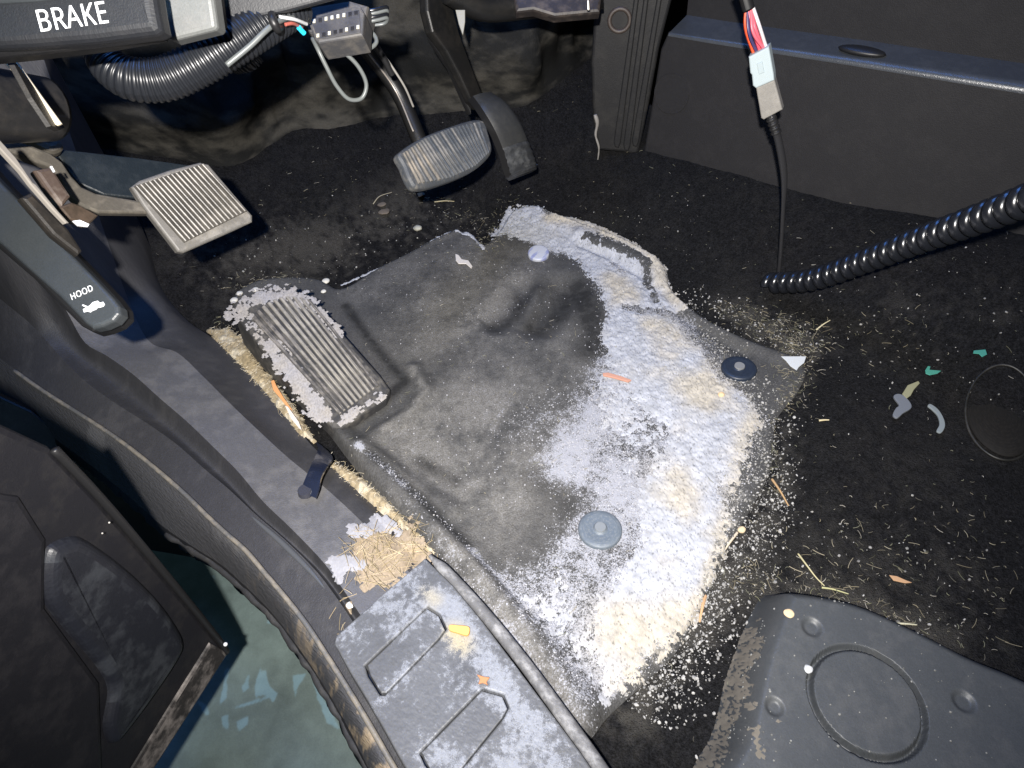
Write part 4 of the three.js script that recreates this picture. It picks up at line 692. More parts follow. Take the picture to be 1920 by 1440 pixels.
{ // corrugated conduit
  const P = [[192, 96, 0.70], [204, 122, 0.69], [240, 146, 0.68], [300, 150, 0.675], [370, 122, 0.67], [440, 80, 0.67], [500, 42, 0.68], [560, 5, 0.70]].map(p => C0.clone().addScaledVector(ray(p[0], p[1]), p[2]));
  const N = 46;
  one('wiring_conduit', tube(P, t => { const k = (t * N) % 1; return (0.0165 - 0.003 * sstep(0.2, 0, t)) + 0.0013 * (sstep(0, 0.22, k) - sstep(0.55, 0.8, k)); }, N * 10, 28), M.conduit, 'black corrugated conduit hanging in a bend under the dash', 'conduit');
  const Q = [[440, 118, 0.74], [465, 112, 0.73], [478, 98, 0.73]].map(p => C0.clone().addScaledVector(ray(p[0], p[1]), p[2]));
  one('wiring_conduit', tube(Q, t => 0.009 + 0.0012 * Math.sign(Math.sin(t * 60)), 90, 16), M.conduit, 'short thin corrugated tube end behind the big conduit', 'conduit');
}
{ // diagnostic connector with its wires
  const t = thing('diagnostic_connector', 'grey multi pin connector block hanging under the dash', 'connector');
  const o = C0.clone().addScaledVector(ray(632, 45), 0.70); const pl = mkPlane(o, CZ.clone().addScaledVector(CY, 0.05).addScaledVector(CX, -0.05), CX.clone().addScaledVector(CY, 0.22));
  const body = mesh('body', slab(pl, [[576, 36], [660, 12], [676, 12], [683, 24], [680, 66], [597, 80], [590, 74]], 0.03, 0.002, { segs: 2 }), M.connector, t);
  mesh('shroud', slab(mkPlane(o.clone().addScaledVector(pl.n, -0.016), pl.n, pl.e1), [[556, 26], [570, 14], [655, 0], [690, 10], [684, 40], [600, 62], [580, 60]], 0.03, 0.003), M.connector, t);
  const at = (c, r) => [lerp(lerp(590, 668, c), lerp(597, 672, c), r), lerp(lerp(41, 25, c), lerp(68, 52, c), r)];
  const pins = { 0: [0, 2, 3, 4, 5], 1: [0, 2, 5, 7] };
  const sh = mesh('socket_face', slab(pl, [[583, 36], [674, 19], [677, 62], [596, 74]], 0.002, 0.0003, { lift: 0.0006 }), plastic([0.03, 0.03, 0.034], [0.09, 0.085, 0.08], 0.5, 0.5, 0.0002, 46), t);
  const dk = plain(0.006, 0.005, 0.005, 0.6), gold = plain(0.85, 0.82, 0.68, 0.3, 0.5);
  for (const r of [0, 1]) for (let c = 0; c < 8; c++) { const [u, v] = at(c / 7, r); const on = pins[r].includes(c), s = on ? 2.6 : 3.2; mesh(on ? 'pin' : 'socket', slab(pl, [[u - s, v - s * 1.1], [u + s, v - s * 1.4], [u + s, v + s * 1.1], [u - s, v + s * 1.4]], 0.0012, 0.0003, { lift: on ? 0.0017 : 0.001 }), on ? gold : dk, sh); }
  settle(t);
  const wp = (a, r, m, lab, n = 60) => one('wire', tube(a.map(p => C0.clone().addScaledVector(ray(p[0], p[1]), p[2])), r, n, 8), m, lab, 'wire');
  wp([[600, 76, 0.71], [640, 95, 0.715], [672, 125, 0.72], [687, 160, 0.725], [678, 184, 0.725], [655, 186, 0.72], [632, 162, 0.715], [612, 125, 0.71], [596, 92, 0.71], [586, 72, 0.72]], 0.0021, M.wireGrey, 'long grey wire loop hanging below the pin connector', 90);
  wp([[640, 78, 0.715], [668, 90, 0.72], [694, 90, 0.725], [706, 78, 0.73], [700, 64, 0.735], [685, 58, 0.735]], 0.0021, M.wireGrey, 'short grey wire loop curling right of the pin connector');
  for (const [i, y] of [[0, 14], [1, 20], [2, 27], [3, 34]]) wp([[680, y + 8, 0.735], [705, y + 4, 0.735], [726, y, 0.74], [722, y + 9, 0.745], [690, y + 14, 0.745]], 0.0018, i % 2 ? M.wireGrey : M.gloss, 'dark wire bunched behind the pin connector').userData.group = 'wires bunched behind the connector';
  wp([[425, 122, 0.645], [470, 85, 0.645], [505, 52, 0.65], [540, 34, 0.67], [580, 40, 0.70]], 0.0024, M.wireGrey, 'grey wire strapped along the corrugated conduit');
  wp([[525, 32, 0.66], [550, 36, 0.67], [575, 45, 0.69]], 0.0016, plain(0.55, 0.56, 0.58, 0.4), 'pale wire running into the pin connector');
  wp([[535, 46, 0.66], [548, 44, 0.665], [566, 52, 0.68]], 0.0015, plain(0.3, 0.08, 0.06, 0.5), 'reddish wire running into the pin connector');
  wp([[560, 51, 0.672], [565, 57, 0.674], [571, 63, 0.676]], 0.0023, plain(0.02, 0.5, 0.75, 0.4), 'bright cyan wire end beside the pin connector', 12);
  const tie = C0.clone().addScaledVector(ray(516, 42), 0.655);
  one('cable_tie', tube([[510, 28, 0.66], [512, 40, 0.646], [520, 54, 0.65], [524, 40, 0.672], [514, 26, 0.668]].map(p => C0.clone().addScaledVector(ray(p[0], p[1]), p[2])), 0.0036, 30, 8), M.black, 'black cable tie round the wires at the conduit end', 'cable tie');
  wp([[718, 100, 0.86], [745, 140, 0.87], [760, 165, 0.88], [775, 200, 0.9]], 0.0014, plain(0.5, 0.48, 0.44, 0.3, 0.5), 'thin bright wire beside the brake pedal arm');
  wp([[700, 80, 0.85], [720, 110, 0.86], [735, 140, 0.87]], 0.004, M.black, 'black sleeve beside the brake pedal arm');
}
{ // dark clutter at the top centre
  const t = thing('heater_pipe', 'dark pipes and bracket against the firewall top', 'pipe');
  mesh('pipe', tube([[840, -20, 1.0], [900, 12, 1.02], [980, 10, 1.05], [1060, 0, 1.08], [1130, -10, 1.08]].map(p => C0.clone().addScaledVector(ray(p[0], p[1]), p[2])), 0.018, 40, 12), M.arm, t);
  mesh('bracket', slab(pxFrame(868, 40, 0.98, 0), [[854, 18], [872, 18], [872, 40], [868, 66], [860, 44]], 0.004, 0.001), plain(0.30, 0.29, 0.25, 0.6), t);
  mesh('flange', slab(pxFrame(1060, 10, 1.02, 0), [[960, -20], [1130, -20], [1125, 22], [1040, 30], [1000, 18], [968, 22]], 0.02, 0.004), plastic([0.02, 0.016, 0.015], [0.1, 0.08, 0.065], 0.6, 0.5, 0.0004, 47), t);
  mesh('bolt', tube([[1103, 0, 1.0], [1104, 20, 1.0]].map(p => C0.clone().addScaledVector(ray(p[0], p[1]), p[2])), 0.002, 8, 8), M.metal, t);
  settle(t);
}

// ------------------------------------------------------------------ hood release on the kick panel
{
  const t = thing('hood_release_handle', 'dark grey lever marked HOOD with a car symbol on the kick panel', 'handle');
  const p0 = atZ(185, 590, -0.60), p1 = atZ(0, 400, -0.74); const dir = p1.clone().sub(p0).normalize();
  const nrm = CZ.clone().addScaledVector(V3(0, 1, 0), 0.3); nrm.addScaledVector(dir, -nrm.dot(dir)).normalize();
  const pl = mkPlane(p0, nrm, dir);
  mesh('lever', slab(pl, [[-70, 262], [0, 342], [60, 402], [120, 465], [178, 524], [208, 556], [222, 574], [224, 588], [212, 602], [190, 612], [172, 616], [158, 606], [110, 556], [60, 512], [0, 458], [-70, 400]], 0.016, 0.004, { segs: 4 }), M.handle, t);
  mesh('lever_lip', slab(mkPlane(p0.clone().addScaledVector(nrm, -0.012), nrm, dir), [[-70, 252], [0, 334], [62, 396], [180, 518], [212, 552], [228, 574], [230, 592], [214, 608], [190, 618], [172, 622], [150, 610], [60, 520], [-70, 408]], 0.02, 0.003), M.black, t);
  const s = pxm(p0);
  mesh('lettering', letters(pl, 'HOOD', fontR, [136, 563], [176, 545], 0, 13 * s, 0.0003), M.white, t);
  mesh('car_symbol', slab(pl, [[156, 580], [164, 576], [170, 572], [174, 567], [184, 564], [188, 568], [194, 566], [197, 571], [194, 575], [188, 577], [184, 577], [180, 581], [174, 583], [170, 586], [165, 584], [158, 586]], 0.0006, 0, { lift: 0.0004 }), M.white, t);
  mesh('hood_line', slab(pl, [[154, 573], [156, 571], [166, 575], [164, 578]], 0.0006, 0, { lift: 0.0004 }), M.white, t);
  settle(t);
}

// ------------------------------------------------------------------ tunnel side: console panel, trim, upper dash
{
  const XP = 0.985; const t = thing('console_side_panel', 'large flat charcoal console side panel with upper ledge coloured paler for the blue light on it', 'console panel');
  const pl = mkPlane(V3(XP, 0.15, -0.2), V3(-1, 0.12, 0), V3(0, 0, 1));
  mesh('panel', slab(pl, [[1204, 296], [1222, 190], [1238, 92], [1252, 60], [1330, 74], [1450, 93], [1600, 116], [1760, 142], [1920, 168], [2100, 198], [2100, 640], [1920, 540], [1700, 470], [1480, 388], [1330, 332], [1240, 300]], 0.02, 0.005, { segs: 3 }), M.console, t);
  // ledge above the panel and the face behind it
  const ed = [[1254, 62], [1330, 75], [1450, 94], [1600, 117], [1760, 143], [1920, 169], [2100, 199]].map(p => hit(p[0], p[1], pl));
  const rows = []; const back = V3(0.055, 0.012, 0);
  for (let k = 0; k <= 8; k++) { const a = Math.PI / 2 * k / 8, r = 0.013; rows.push(ed.map((p, i) => { const q = r * (0.35 + 0.65 * i / 6); return p.clone().add(V3(-0.001 + q * (1 - Math.cos(a)), q * Math.sin(a) - 0.004, 0)); })); }
  rows.push(ed.map(p => p.clone().add(back)));
  mesh('ledge', gridGeo(rows), plastic([0.045, 0.05, 0.058], [0.065, 0.07, 0.078], 0.5, 0.3, 0.0006, 48), t);  // paler and bluer than the panel: the light on the ledge is in its colour
  rows.length = 0; rows.push(ed.map(p => p.clone().add(back).add(V3(0, -0.002, 0)))); rows.push(ed.map(p => p.clone().add(back).add(V3(0.02, 0.3, -0.02)))); rows.push(ed.map(p => p.clone().add(back).add(V3(0.02, 0.6, 0))));
  mesh('upper_face', gridGeo(rows), M.console, t);
  const c = hit(1259, 176, pl), r = hit(1259, 214, pl).distanceTo(c);
  mesh('round_plug', (() => { const g = new THREE.LatheGeometry([[0, 0.0006], [r - 0.0012, 0.0006], [r - 0.0006, 0.0012], [r, 0.0006], [r, -0.002]].map(a => new THREE.Vector2(a[0], a[1])), 48); g.applyQuaternion(new THREE.Quaternion().setFromUnitVectors(V3(0, 1, 0), pl.n)); g.translate(c.x, c.y, c.z); return g; })(), M.console, t);
  const nt = hit(1605, 112, pl); const bg = new THREE.SphereGeometry(1, 16, 8); bg.scale(0.012, 0.006, 0.032); bg.translate(nt.x + 0.018, nt.y + 0.006, nt.z);
  mesh('notch_blob', bg, M.black, t);  // black lump put in for the dark of a notch in the ledge
  settle(t);
  // ribbed trim in front of it
  const t2 = thing('ribbed_side_trim', 'upright black side trim with raised vertical ribs by the tunnel', 'trim panel');
  const p2 = mkPlane(hit(1190, 200, pl).add(V3(-0.02, 0, 0)), V3(-0.85, 0.08, 0.5), V3(0, 0, 1));
  mesh('panel', slab(p2, [[1108, 120], [1120, -60], [1275, -60], [1236, 92], [1218, 190], [1202, 268], [1196, 292], [1170, 286], [1122, 282], [1112, 230]], 0.02, 0.005, { segs: 3 }), M.trim, t2);
  for (const [a, b] of [[[1198, -40], [1158, 272]], [[1216, -40], [1176, 278]], [[1242, -40], [1192, 270]]]) { const g = slab(p2, [[a[0] - 4, a[1]], [a[0] + 5, a[1]], [b[0] + 6, b[1] - 6], [b[0] + 2, b[1] + 4], [b[0] - 5, b[1] + 2], [b[0] - 7, b[1] - 8]], 0.008, 0.0022, { lift: 0.005, segs: 3 }); mesh('vertical_rib', g, M.trim, t2); }
  const hc = hit(1162, 38, p2); const hg = new THREE.TorusGeometry(0.016, 0.0035, 10, 30); hg.applyQuaternion(new THREE.Quaternion().setFromUnitVectors(V3(0, 0, 1), p2.n)); hg.translate(hc.x, hc.y, hc.z);
  mesh('grommet', hg, plastic([0.04, 0.03, 0.025], [0.09, 0.07, 0.06], 0.6, 0.5, 0.0003, 49), t2);
  settle(t2);
  // caulk drip at its lower left edge
  one('sealant_drip', tube([[1116, 214], [1120, 230], [1117, 252], [1123, 276], [1121, 300]].map(p => hit(p[0], p[1], p2).addScaledVector(p2.n, 0.002)), u => 0.0035 * (1 - 0.75 * u) * (0.75 + 0.5 * vnoise(u * 14, 1, 2)), 40, 8), plain(0.2, 0.19, 0.18, 0.6), 'grey sealant drip running down the side trim edge', 'drip');
}

// ------------------------------------------------------------------ hanging lead and coiled cord
const cordEnd = onF(1437, 552).add(V3(0, 0.02, 0));
{
  const base = onF(1458, 522).add(V3(-0.01, 0.012, 0)); const hn = V3(-base.x, 0.0, -base.z).normalize(); const pv = mkPlane(base, hn, V3(0, 1, 0));
  const W = (u, v, k = 0) => hit(u, v, pv).addScaledVector(hn, k);
  const t = thing('hanging_lead', 'hanging cable with white and grey plug, red wires above', 'cable');
  mesh('lower_cable', tube([W(1459, 522), W(1463, 480), W(1468, 400), W(1470, 330), W(1462, 275), W(1452, 235), W(1446, 215)], u => 0.0028 + 0.0020 * sstep(0.45, 0.75, u), 70, 10), plain(0.02, 0.02, 0.022, 0.28), t);
  mesh('strain_relief', tube([W(1456, 250), W(1450, 232), W(1444, 216)], u => 0.0058 + 0.0007 * Math.sign(Math.sin(u * 26)), 50, 14), M.black, t);
  const a = mkPlane(W(1440, 160, 0.004), hn, V3(0, 1, 0));
  const gp = mesh('grey_plug', slab(a, [[1417, 164], [1452, 150], [1467, 206], [1432, 225], [1427, 222]], 0.014, 0.002, { segs: 3 }), plastic([0.2, 0.19, 0.175], [0.28, 0.265, 0.24], 0.6, 0.6, 0.0003, 50), t);
  const wpl = mesh('white_plug', slab(a, [[1404, 106], [1442, 86], [1451, 138], [1452, 150], [1418, 165], [1412, 160], [1410, 140], [1407, 136]], 0.016, 0.002, { lift: 0.002, segs: 3 }), plain(0.36, 0.42, 0.44, 0.5), t);
  mesh('latch', slab(a, [[1420, 118], [1430, 114], [1434, 134], [1424, 138]], 0.003, 0.0006, { lift: 0.0035 }), plain(0.34, 0.40, 0.42, 0.5), wpl);
  const cols = [[0.75, 0.09, 0.03], [0.7, 0.08, 0.12], [0.6, 0.10, 0.14], [0.65, 0.6, 0.62], [0.05, 0.04, 0.12], [0.72, 0.12, 0.16]];
  const st = [[1398, 14, 1398, 50, 1412, 104], [1402, 14, 1411, 50, 1424, 100], [1405, 14, 1418, 55, 1430, 97], [1410, 14, 1424, 45, 1436, 94], [1400, 16, 1406, 60, 1418, 102], [1407, 16, 1414, 58, 1433, 96]];
  st.forEach((s, i) => mesh('strand', tube([W(s[0], s[1], -0.004), W(s[2], s[3], i * 0.001), W(s[4], s[5], -0.005)], 0.0021, 24, 7), plain(...cols[i], 0.4), t));
  mesh('upper_sheath', tube([W(1385, -40), W(1396, -10), W(1404, 18)], 0.0068, 20, 12), M.black, t);
  settle(t);
}
{
  const R = pxm(cordEnd) * 20, far = C0.clone().addScaledVector(ray(1985, 352), R * FPX / 28 * 1.08);
  const mid = (u, v, k) => { const d = lerp(cordEnd.distanceTo(C0), far.distanceTo(C0), k); return C0.clone().addScaledVector(ray(u, v), d); };
  const axis = new THREE.CatmullRomCurve3([cordEnd, mid(1520, 525, 0.16), mid(1620, 490, 0.35), mid(1720, 452, 0.54), mid(1820, 416, 0.73), mid(1920, 378, 0.9), far]);
  const turns = 27.5, n = turns * 22, fr = axis.computeFrenetFrames(400, false), pts = []; const up = V3(0, 1, 0);
  for (let i = 0; i <= n; i++) { const t = i / n, p = axis.getPointAt(t), tg = axis.getTangentAt(t), s1 = tg.clone().cross(up).normalize(), s2 = s1.clone().cross(tg); const a = t * turns * Math.PI * 2; pts.push(p.addScaledVector(s1, Math.cos(a) * R * 0.60).addScaledVector(s2, Math.sin(a) * R * 0.60)); }
  const c = new THREE.CatmullRomCurve3(pts); c.arcLengthDivisions = 3000; const len = axis.getLength();
  const g = new THREE.TubeGeometry(c, n, Math.min(R * 0.42, len / turns * 0.55), 10, false);
  one('coiled_cord', g, M.gloss, 'shiny black coiled microphone cord stretched over the carpet', 'cord');
}

// ------------------------------------------------------------------ seat mount cover
{
  const P = [[1422, 1122], [1442, 1112], [1506, 1117], [1591, 1138], [1698, 1186], [1784, 1230], [1848, 1256], [1920, 1290], [2060, 1370], [2000, 1640], [1700, 1800], [1260, 1600], [1296, 1440], [1330, 1380], [1352, 1299], [1370, 1239], [1396, 1171]];
  const poly = smooth2(P.map(p => { const q = atY(p[0], p[1], 0.0); return new THREE.Vector2(q.x, q.z); }), 160).map(p => [p.x, p.y]);
  const xs = poly.map(p => p[0]), zs = poly.map(p => p[1]); const b = { x0: Math.min(...xs), x1: Math.max(...xs), z0: Math.min(...zs), z1: Math.max(...zs) };
  const TOP = 0.052; const cc = atY(1627, 1310, TOP), rr = (atY(1727, 1385, TOP).distanceTo(atY(1527, 1235, TOP))) / 2 * 0.98;
  const dims = [[1455, 1322, 0.0085], [1812, 1312, 0.010], [1525, 1172, 0.010]].map(d => { const p = atY(d[0], d[1], TOP); return [p.x, p.z, d[2]]; });
  const hY = (x, z) => { const sd = -sdPoly(poly, x, z); let y = TOP * sstep(-0.002, 0.03, sd) ** 0.8 - 0.004; const d = Math.abs(Math.hypot(x - cc.x, z - cc.z) - rr); y -= 0.0075 * sstep(0.0026, 0.0014, d); y += 0.0009 * (Math.hypot(x - cc.x, z - cc.z) < rr ? 1 : 0); for (const q of dims) { const e = Math.hypot(x - q[0], z - q[1]) / q[2]; if (e < 1) y -= 0.003 * sstep(1, 0.5, e); } return y + F(x, z) * 0.3 + 0.0006 * (tn(T4, x, z, 0.4) - 0.5); };
  const cell = 0.0012, nx = Math.ceil((b.x1 - b.x0) / cell), nz = Math.ceil((Math.min(b.z1, 0.36) - b.z0) / cell), pos = [], uv = [], idx = [], keep = [];
  for (let j = 0; j <= nz; j++) for (let i = 0; i <= nx; i++) { const x = b.x0 + i * cell, z = b.z0 + j * cell; keep.push(sdPoly(poly, x, z) < 0.003); pos.push(x, hY(x, z), z); uv.push(x, z); }
  for (let j = 0; j < nz; j++) for (let i = 0; i < nx; i++) { const a = j * (nx + 1) + i, d = a + nx + 1; if (keep[a] && keep[a + 1] && keep[d] && keep[d + 1]) idx.push(a, d, a + 1, d, d + 1, a + 1); }
  const g = new THREE.BufferGeometry(); g.setAttribute('position', new THREE.Float32BufferAttribute(pos, 3)); g.setAttribute('uv', new THREE.Float32BufferAttribute(uv, 2)); g.setIndex(idx); g.computeVertexNormals();
  const t = thing('seat_mount_cover', 'grey plastic seat mount cover moulded with a round groove', 'cover'); mesh('shell', g, M.cover, t); settle(t);
  globalThis.__seatY = hY;
}
{ // dirt on the cover's sloping left side
  const ed = new Field(0.1, -0.08, 0.45, 0.3, 260), cv = (u, v) => { const p = atY(u, v, 0.045); return [p.x, p.z]; };
  ed.stroke([[1425, 1150], [1405, 1220], [1385, 1290], [1365, 1350], [1340, 1420]], 0.018, 1, 'max', cv).stroke([[1400, 1330], [1430, 1380], [1420, 1430]], 0.03, 0.35, 'max', cv);
  const hy = globalThis.__seatY;
  crust('dirt_film', 'tan dried dirt clinging to the seat cover side', { x0: 0.12, x1: 0.42, z0: -0.06, z1: 0.2 }, 0.0015, (x, z) => hy(x, z) + 0.0002, (x, z) => { const u = ed.at(x, z); return u < 0.05 ? -0.6 : (u - 0.62) + (tn(T4, x, z, 0.16) - 0.5) * 1.8 + (tn(T3, x, z, 0.4) - 0.5) * 0.5; }, 0.0007, (x, z, t, o) => { const k = 0.7 + 0.5 * tn(T1, x, z, 0.06); o[0] = 0.135 * k; o[1] = 0.12 * k; o[2] = 0.098 * k; });
  scatter('salt_specks', 'pale salt specks on the seat mount cover', grainGeo, grainMat, 260, (r, d, c) => { const x = lerp(0.12, 0.42, r()), z = lerp(-0.05, 0.18, r()); if (r() > ed.at(x, z) * 0.8 + 0.06 || hy(x, z) < 0.02) return false; const s = 0.0004 + 0.0009 * r() ** 3; d.position.set(x, hy(x, z) + s * 0.4, z); d.rotation.set(r() * 6, r() * 6, r() * 6); d.scale.set(s, s, s); const w = 0.08 + 0.16 * r(); c.setRGB(w, w, w * 0.95); return true; }, 15);
}
{ // low dark floor plug on the tunnel
  const p = onF(1875, 778); const g = new THREE.SphereGeometry(1, 40, 16, 0, 6.2832, 0, Math.PI / 2); g.scale(0.06, 0.009, 0.034); g.rotateY(0.3); g.translate(p.x, p.y - 0.006, p.z);
  const t = thing('floor_plug', 'low oval black dome plug set in the tunnel carpet', 'plug');
  mesh('dome', g, plastic([0.009, 0.0085, 0.008], [0.022, 0.02, 0.018], 0.6, 0.8, 0.0004, 52, { specularIntensity: 0.4 }), t);
  const rim = []; for (let i = 0; i < 60; i++) { const a = i / 60 * 6.2832; const x = Math.cos(a) * 0.061, z = Math.sin(a) * 0.035; const X = p.x + x * Math.cos(0.3) + z * Math.sin(0.3), Z = p.z - x * Math.sin(0.3) + z * Math.cos(0.3); rim.push(V3(X, F(X, Z) + 0.0015, Z)); }
  mesh('rim', tube(rim, 0.0014, 160, 8, true), plastic([0.012, 0.012, 0.011], [0.06, 0.056, 0.05], 0.6, 0.5, 0.0003, 53), t); settle(t);
}

// ------------------------------------------------------------------ open door and the pillar behind it
{
  const t = thing('car_door', 'open black car door with scuffed lower trim and dirty bottom edge', 'car door');
  const A = atY(422, 1226, -0.10), B = atY(285, 1452, -0.10); const hd = B.clone().sub(A).setY(0).normalize(); let n = hd.clone().cross(V3(0, 1, 0)); if (n.dot(C0.clone().sub(A)) < 0) n.negate(); n.y = 0.0; n.normalize();
  const pl = mkPlane(A, n, hd);
  mesh('door_shell', slab(pl, [[428, 1228], [408, 1196], [268, 1028], [180, 925], [100, 840], [-200, 700], [-900, 1000], [-600, 2400], [160, 1660], [286, 1450]], 0.10, 0.006), plastic([0.005, 0.005, 0.008], [0.016, 0.015, 0.016], 0.6, 0.6, 0.0006, 54), t);
  const p2 = mkPlane(A.clone().addScaledVector(n, 0.008), n, hd);
  const up = mesh('map_pocket', slab(p2, [[92, 1060], [104, 1028], [150, 1008], [168, 1012], [260, 1080], [330, 1160], [352, 1210], [340, 1240], [250, 1370], [222, 1400], [205, 1370], [214, 1300], [200, 1265], [130, 1180], [95, 1130]], 0.024, 0.011, { segs: 6, smooth: 90 }), plastic([0.011, 0.012, 0.017], [0.038, 0.042, 0.05], 0.8, 0.45, 0.0004, 55), t); up.userData.label = 'scuffed grey lower trim bulge';
  mesh('trim_panel', slab(mkPlane(A.clone().addScaledVector(n, 0.004), n, hd), [[-300, 880], [40, 930], [90, 1010], [88, 1140], [190, 1280], [195, 1440], [100, 1600], [-400, 1900]], 0.012, 0.005), plastic([0.005, 0.005, 0.008], [0.018, 0.017, 0.02], 0.6, 0.6, 0.0006, 56), t);
  mesh('lower_lip', slab(mkPlane(A.clone().addScaledVector(n, 0.003), n, hd), [[420, 1218], [428, 1228], [286, 1450], [160, 1660], [130, 1640], [250, 1440], [330, 1310], [396, 1205]], 0.02, 0.004), plastic([0.02, 0.018, 0.018], [0.21, 0.19, 0.18], 0.95, 0.7, 0.001, 57), t);
  mesh('weatherstrip', tube([[100, 842], [182, 928], [270, 1030], [408, 1198], [424, 1222]].map(p => hit(p[0], p[1], pl).addScaledVector(n, 0.001)), 0.0035, 60, 8), M.black, t);
  mesh('clip', new THREE.SphereGeometry(0.0024, 8, 6).translate(...hit(413, 1205, pl).addScaledVector(n, 0.007).toArray()), M.white, t);
  for (const [u, v, r] of [[205, 980, 0.0009], [192, 1000, 0.0008]]) mesh('scuff_mark', new THREE.SphereGeometry(r, 6, 4).translate(...hit(u, v, p2).toArray()), plain(0.4, 0.38, 0.35, 0.7), t);
  settle(t);
}
{
  const t = thing('hinge_pillar', 'dark hinge pillar and wheel arch behind the open door', 'pillar');
  const pl = mkPlane(atY(300, 1000, -0.16), V3(-0.25, 0.6, 0.75), V3(1, 0, 0));
  mesh('inner_sheet', slab(pl, [[-300, 600], [60, 770], [240, 915], [330, 985], [395, 1052], [268, 1030], [200, 960], [-300, 900]], 0.02, 0.003), plastic([0.007, 0.007, 0.008], [0.028, 0.026, 0.024], 0.6, 0.45, 0.0005, 58), t);
  const p2 = mkPlane(atY(200, 900, -0.10), V3(-0.25, 0.6, 0.75), V3(1, 0, 0));
  mesh('check_strap', slab(p2, [[20, 850], [60, 840], [140, 920], [232, 1010], [205, 1020], [110, 940]], 0.008, 0.002), plastic([0.02, 0.02, 0.022], [0.05, 0.048, 0.045], 0.6, 0.4, 0.0003, 59), t);
  mesh('hinge_arm', slab(p2, [[-20, 800], [20, 790], [80, 784], [84, 792], [30, 815], [-20, 850]], 0.012, 0.003), plastic([0.05, 0.06, 0.062], [0.14, 0.15, 0.15], 0.6, 0.4, 0.0003, 60), t);
  mesh('wedge', slab(p2, [[92, 858], [150, 885], [215, 900], [258, 922], [200, 935], [140, 915]], 0.01, 0.003), plastic([0.03, 0.034, 0.036], [0.06, 0.062, 0.062], 0.6, 0.5, 0.0003, 61), t);
  mesh('rusty_seam', slab(mkPlane(p2.o.clone().addScaledVector(p2.n, 0.01), p2.n), [[80, 944], [92, 950], [140, 985], [144, 993], [120, 986], [90, 962]], 0.006, 0.0015), M.rusty, t);
  const bp = hit(252, 938, p2); mesh('bolt', new THREE.CylinderGeometry(0.006, 0.007, 0.012, 6).applyQuaternion(new THREE.Quaternion().setFromUnitVectors(V3(0, 1, 0), p2.n)).translate(bp.x, bp.y, bp.z), M.arm, t);
  settle(t);
}

// ------------------------------------------------------------------ small litter, each a thing
const lift = (px, base, th, m, name, label, cat, o = {}) => { const c = px.reduce((s, p) => [s[0] + p[0] / px.length, s[1] + p[1] / px.length], [0, 0]); const p = base(c[0], c[1]); const pl = mkPlane(p.clone().add(V3(0, th + (o.up || 0.0006), 0)), o.n || V3(0, 1, 0)); return one(name, slab(pl, px, th, Math.min(th * 0.35, 0.0006), { smooth: o.smooth || 0 }), m, label, cat, o.group); };
const onSeat = (u, v) => { let p = atY(u, v, 0.052); for (let i = 0; i < 4; i++) p = atY(u, v, globalThis.__seatY(p.x, p.z)); return p; };
const onPlate = (u, v) => atY(u, v, 0.042);
const paper = plain(0.42, 0.44, 0.45, 0.8);
lift([[854, 476], [860, 478], [866, 486], [878, 488], [886, 499], [884, 503], [874, 494], [860, 494], [855, 488]], onMat, 0.0012, plain(0.66, 0.62, 0.58, 0.8), 'paper_scrap', 'small bent white paper scrap on the mat front', 'scrap', { n: V3(0.2, 1, 0.1), up: 0.002 });
lift([[1465, 668], [1512, 668], [1508, 680], [1498, 688], [1494, 694], [1482, 686], [1474, 676]], onMat, 0.0012, paper, 'paper_scrap', 'white paper scrap at the mat corner among dry grass', 'scrap', { n: V3(-0.15, 1, 0.15), up: 0.004 });
lift([[1826, 657], [1848, 655], [1851, 664], [1842, 669], [1836, 663], [1825, 662]], onF, 0.001, plain(0.06, 0.27, 0.21, 0.6), 'plastic_scrap', 'teal plastic scrap lying higher on the tunnel carpet', 'scrap', { up: 0.003 });
lift([[1735, 694], [1740, 686], [1745, 687], [1743, 693], [1765, 695], [1758, 700], [1744, 703], [1736, 700]], onF, 0.001, plain(0.06, 0.27, 0.21, 0.6), 'plastic_scrap', 'hook shaped teal plastic scrap on the carpet', 'scrap', { up: 0.003 });
lift([[1676, 742], [1684, 738], [1694, 741], [1708, 756], [1709, 764], [1694, 774], [1682, 783], [1675, 778], [1680, 765], [1686, 759]], onF, 0.003, plain(0.2, 0.215, 0.24, 0.4, 0, { transmission: 0.3, thickness: 0.0 }), 'plastic_clip', 'translucent boomerang shaped plastic piece on the carpet', 'clip', { up: 0.003, smooth: 60 });
lift([[1740, 760], [1744, 757], [1758, 766], [1770, 785], [1772, 800], [1764, 811], [1757, 808], [1762, 795], [1758, 778], [1748, 767]], onF, 0.0025, plain(0.2, 0.225, 0.23, 0.45), 'plastic_ring_piece', 'pale grey crescent of broken plastic on the carpet', 'scrap', { up: 0.003, smooth: 60 });
lift([[1692, 738], [1702, 722], [1722, 714], [1725, 718], [1714, 730], [1708, 741], [1700, 747]], onF, 0.002, plain(0.2, 0.195, 0.115, 0.8), 'paper_scrap', 'crumpled yellowish scrap touching the translucent plastic piece', 'scrap', { up: 0.002, n: V3(-0.2, 1, 0) });
lift([[842, 1172], [860, 1172], [880, 1176], [877, 1190], [858, 1186], [842, 1180]], onPlate, 0.004, plain(0.62, 0.32, 0.10, 0.85), 'orange_crumb', 'orange flat crumb on the salted step plate', 'crumb', { smooth: 30 });
lift([[894, 1264], [906, 1268], [918, 1270], [912, 1278], [915, 1284], [905, 1280], [897, 1282], [900, 1273]], onPlate, 0.002, plain(0.40, 0.17, 0.08, 0.85), 'leaf_piece', 'brown leaf fragment lying on the step plate', 'leaf');
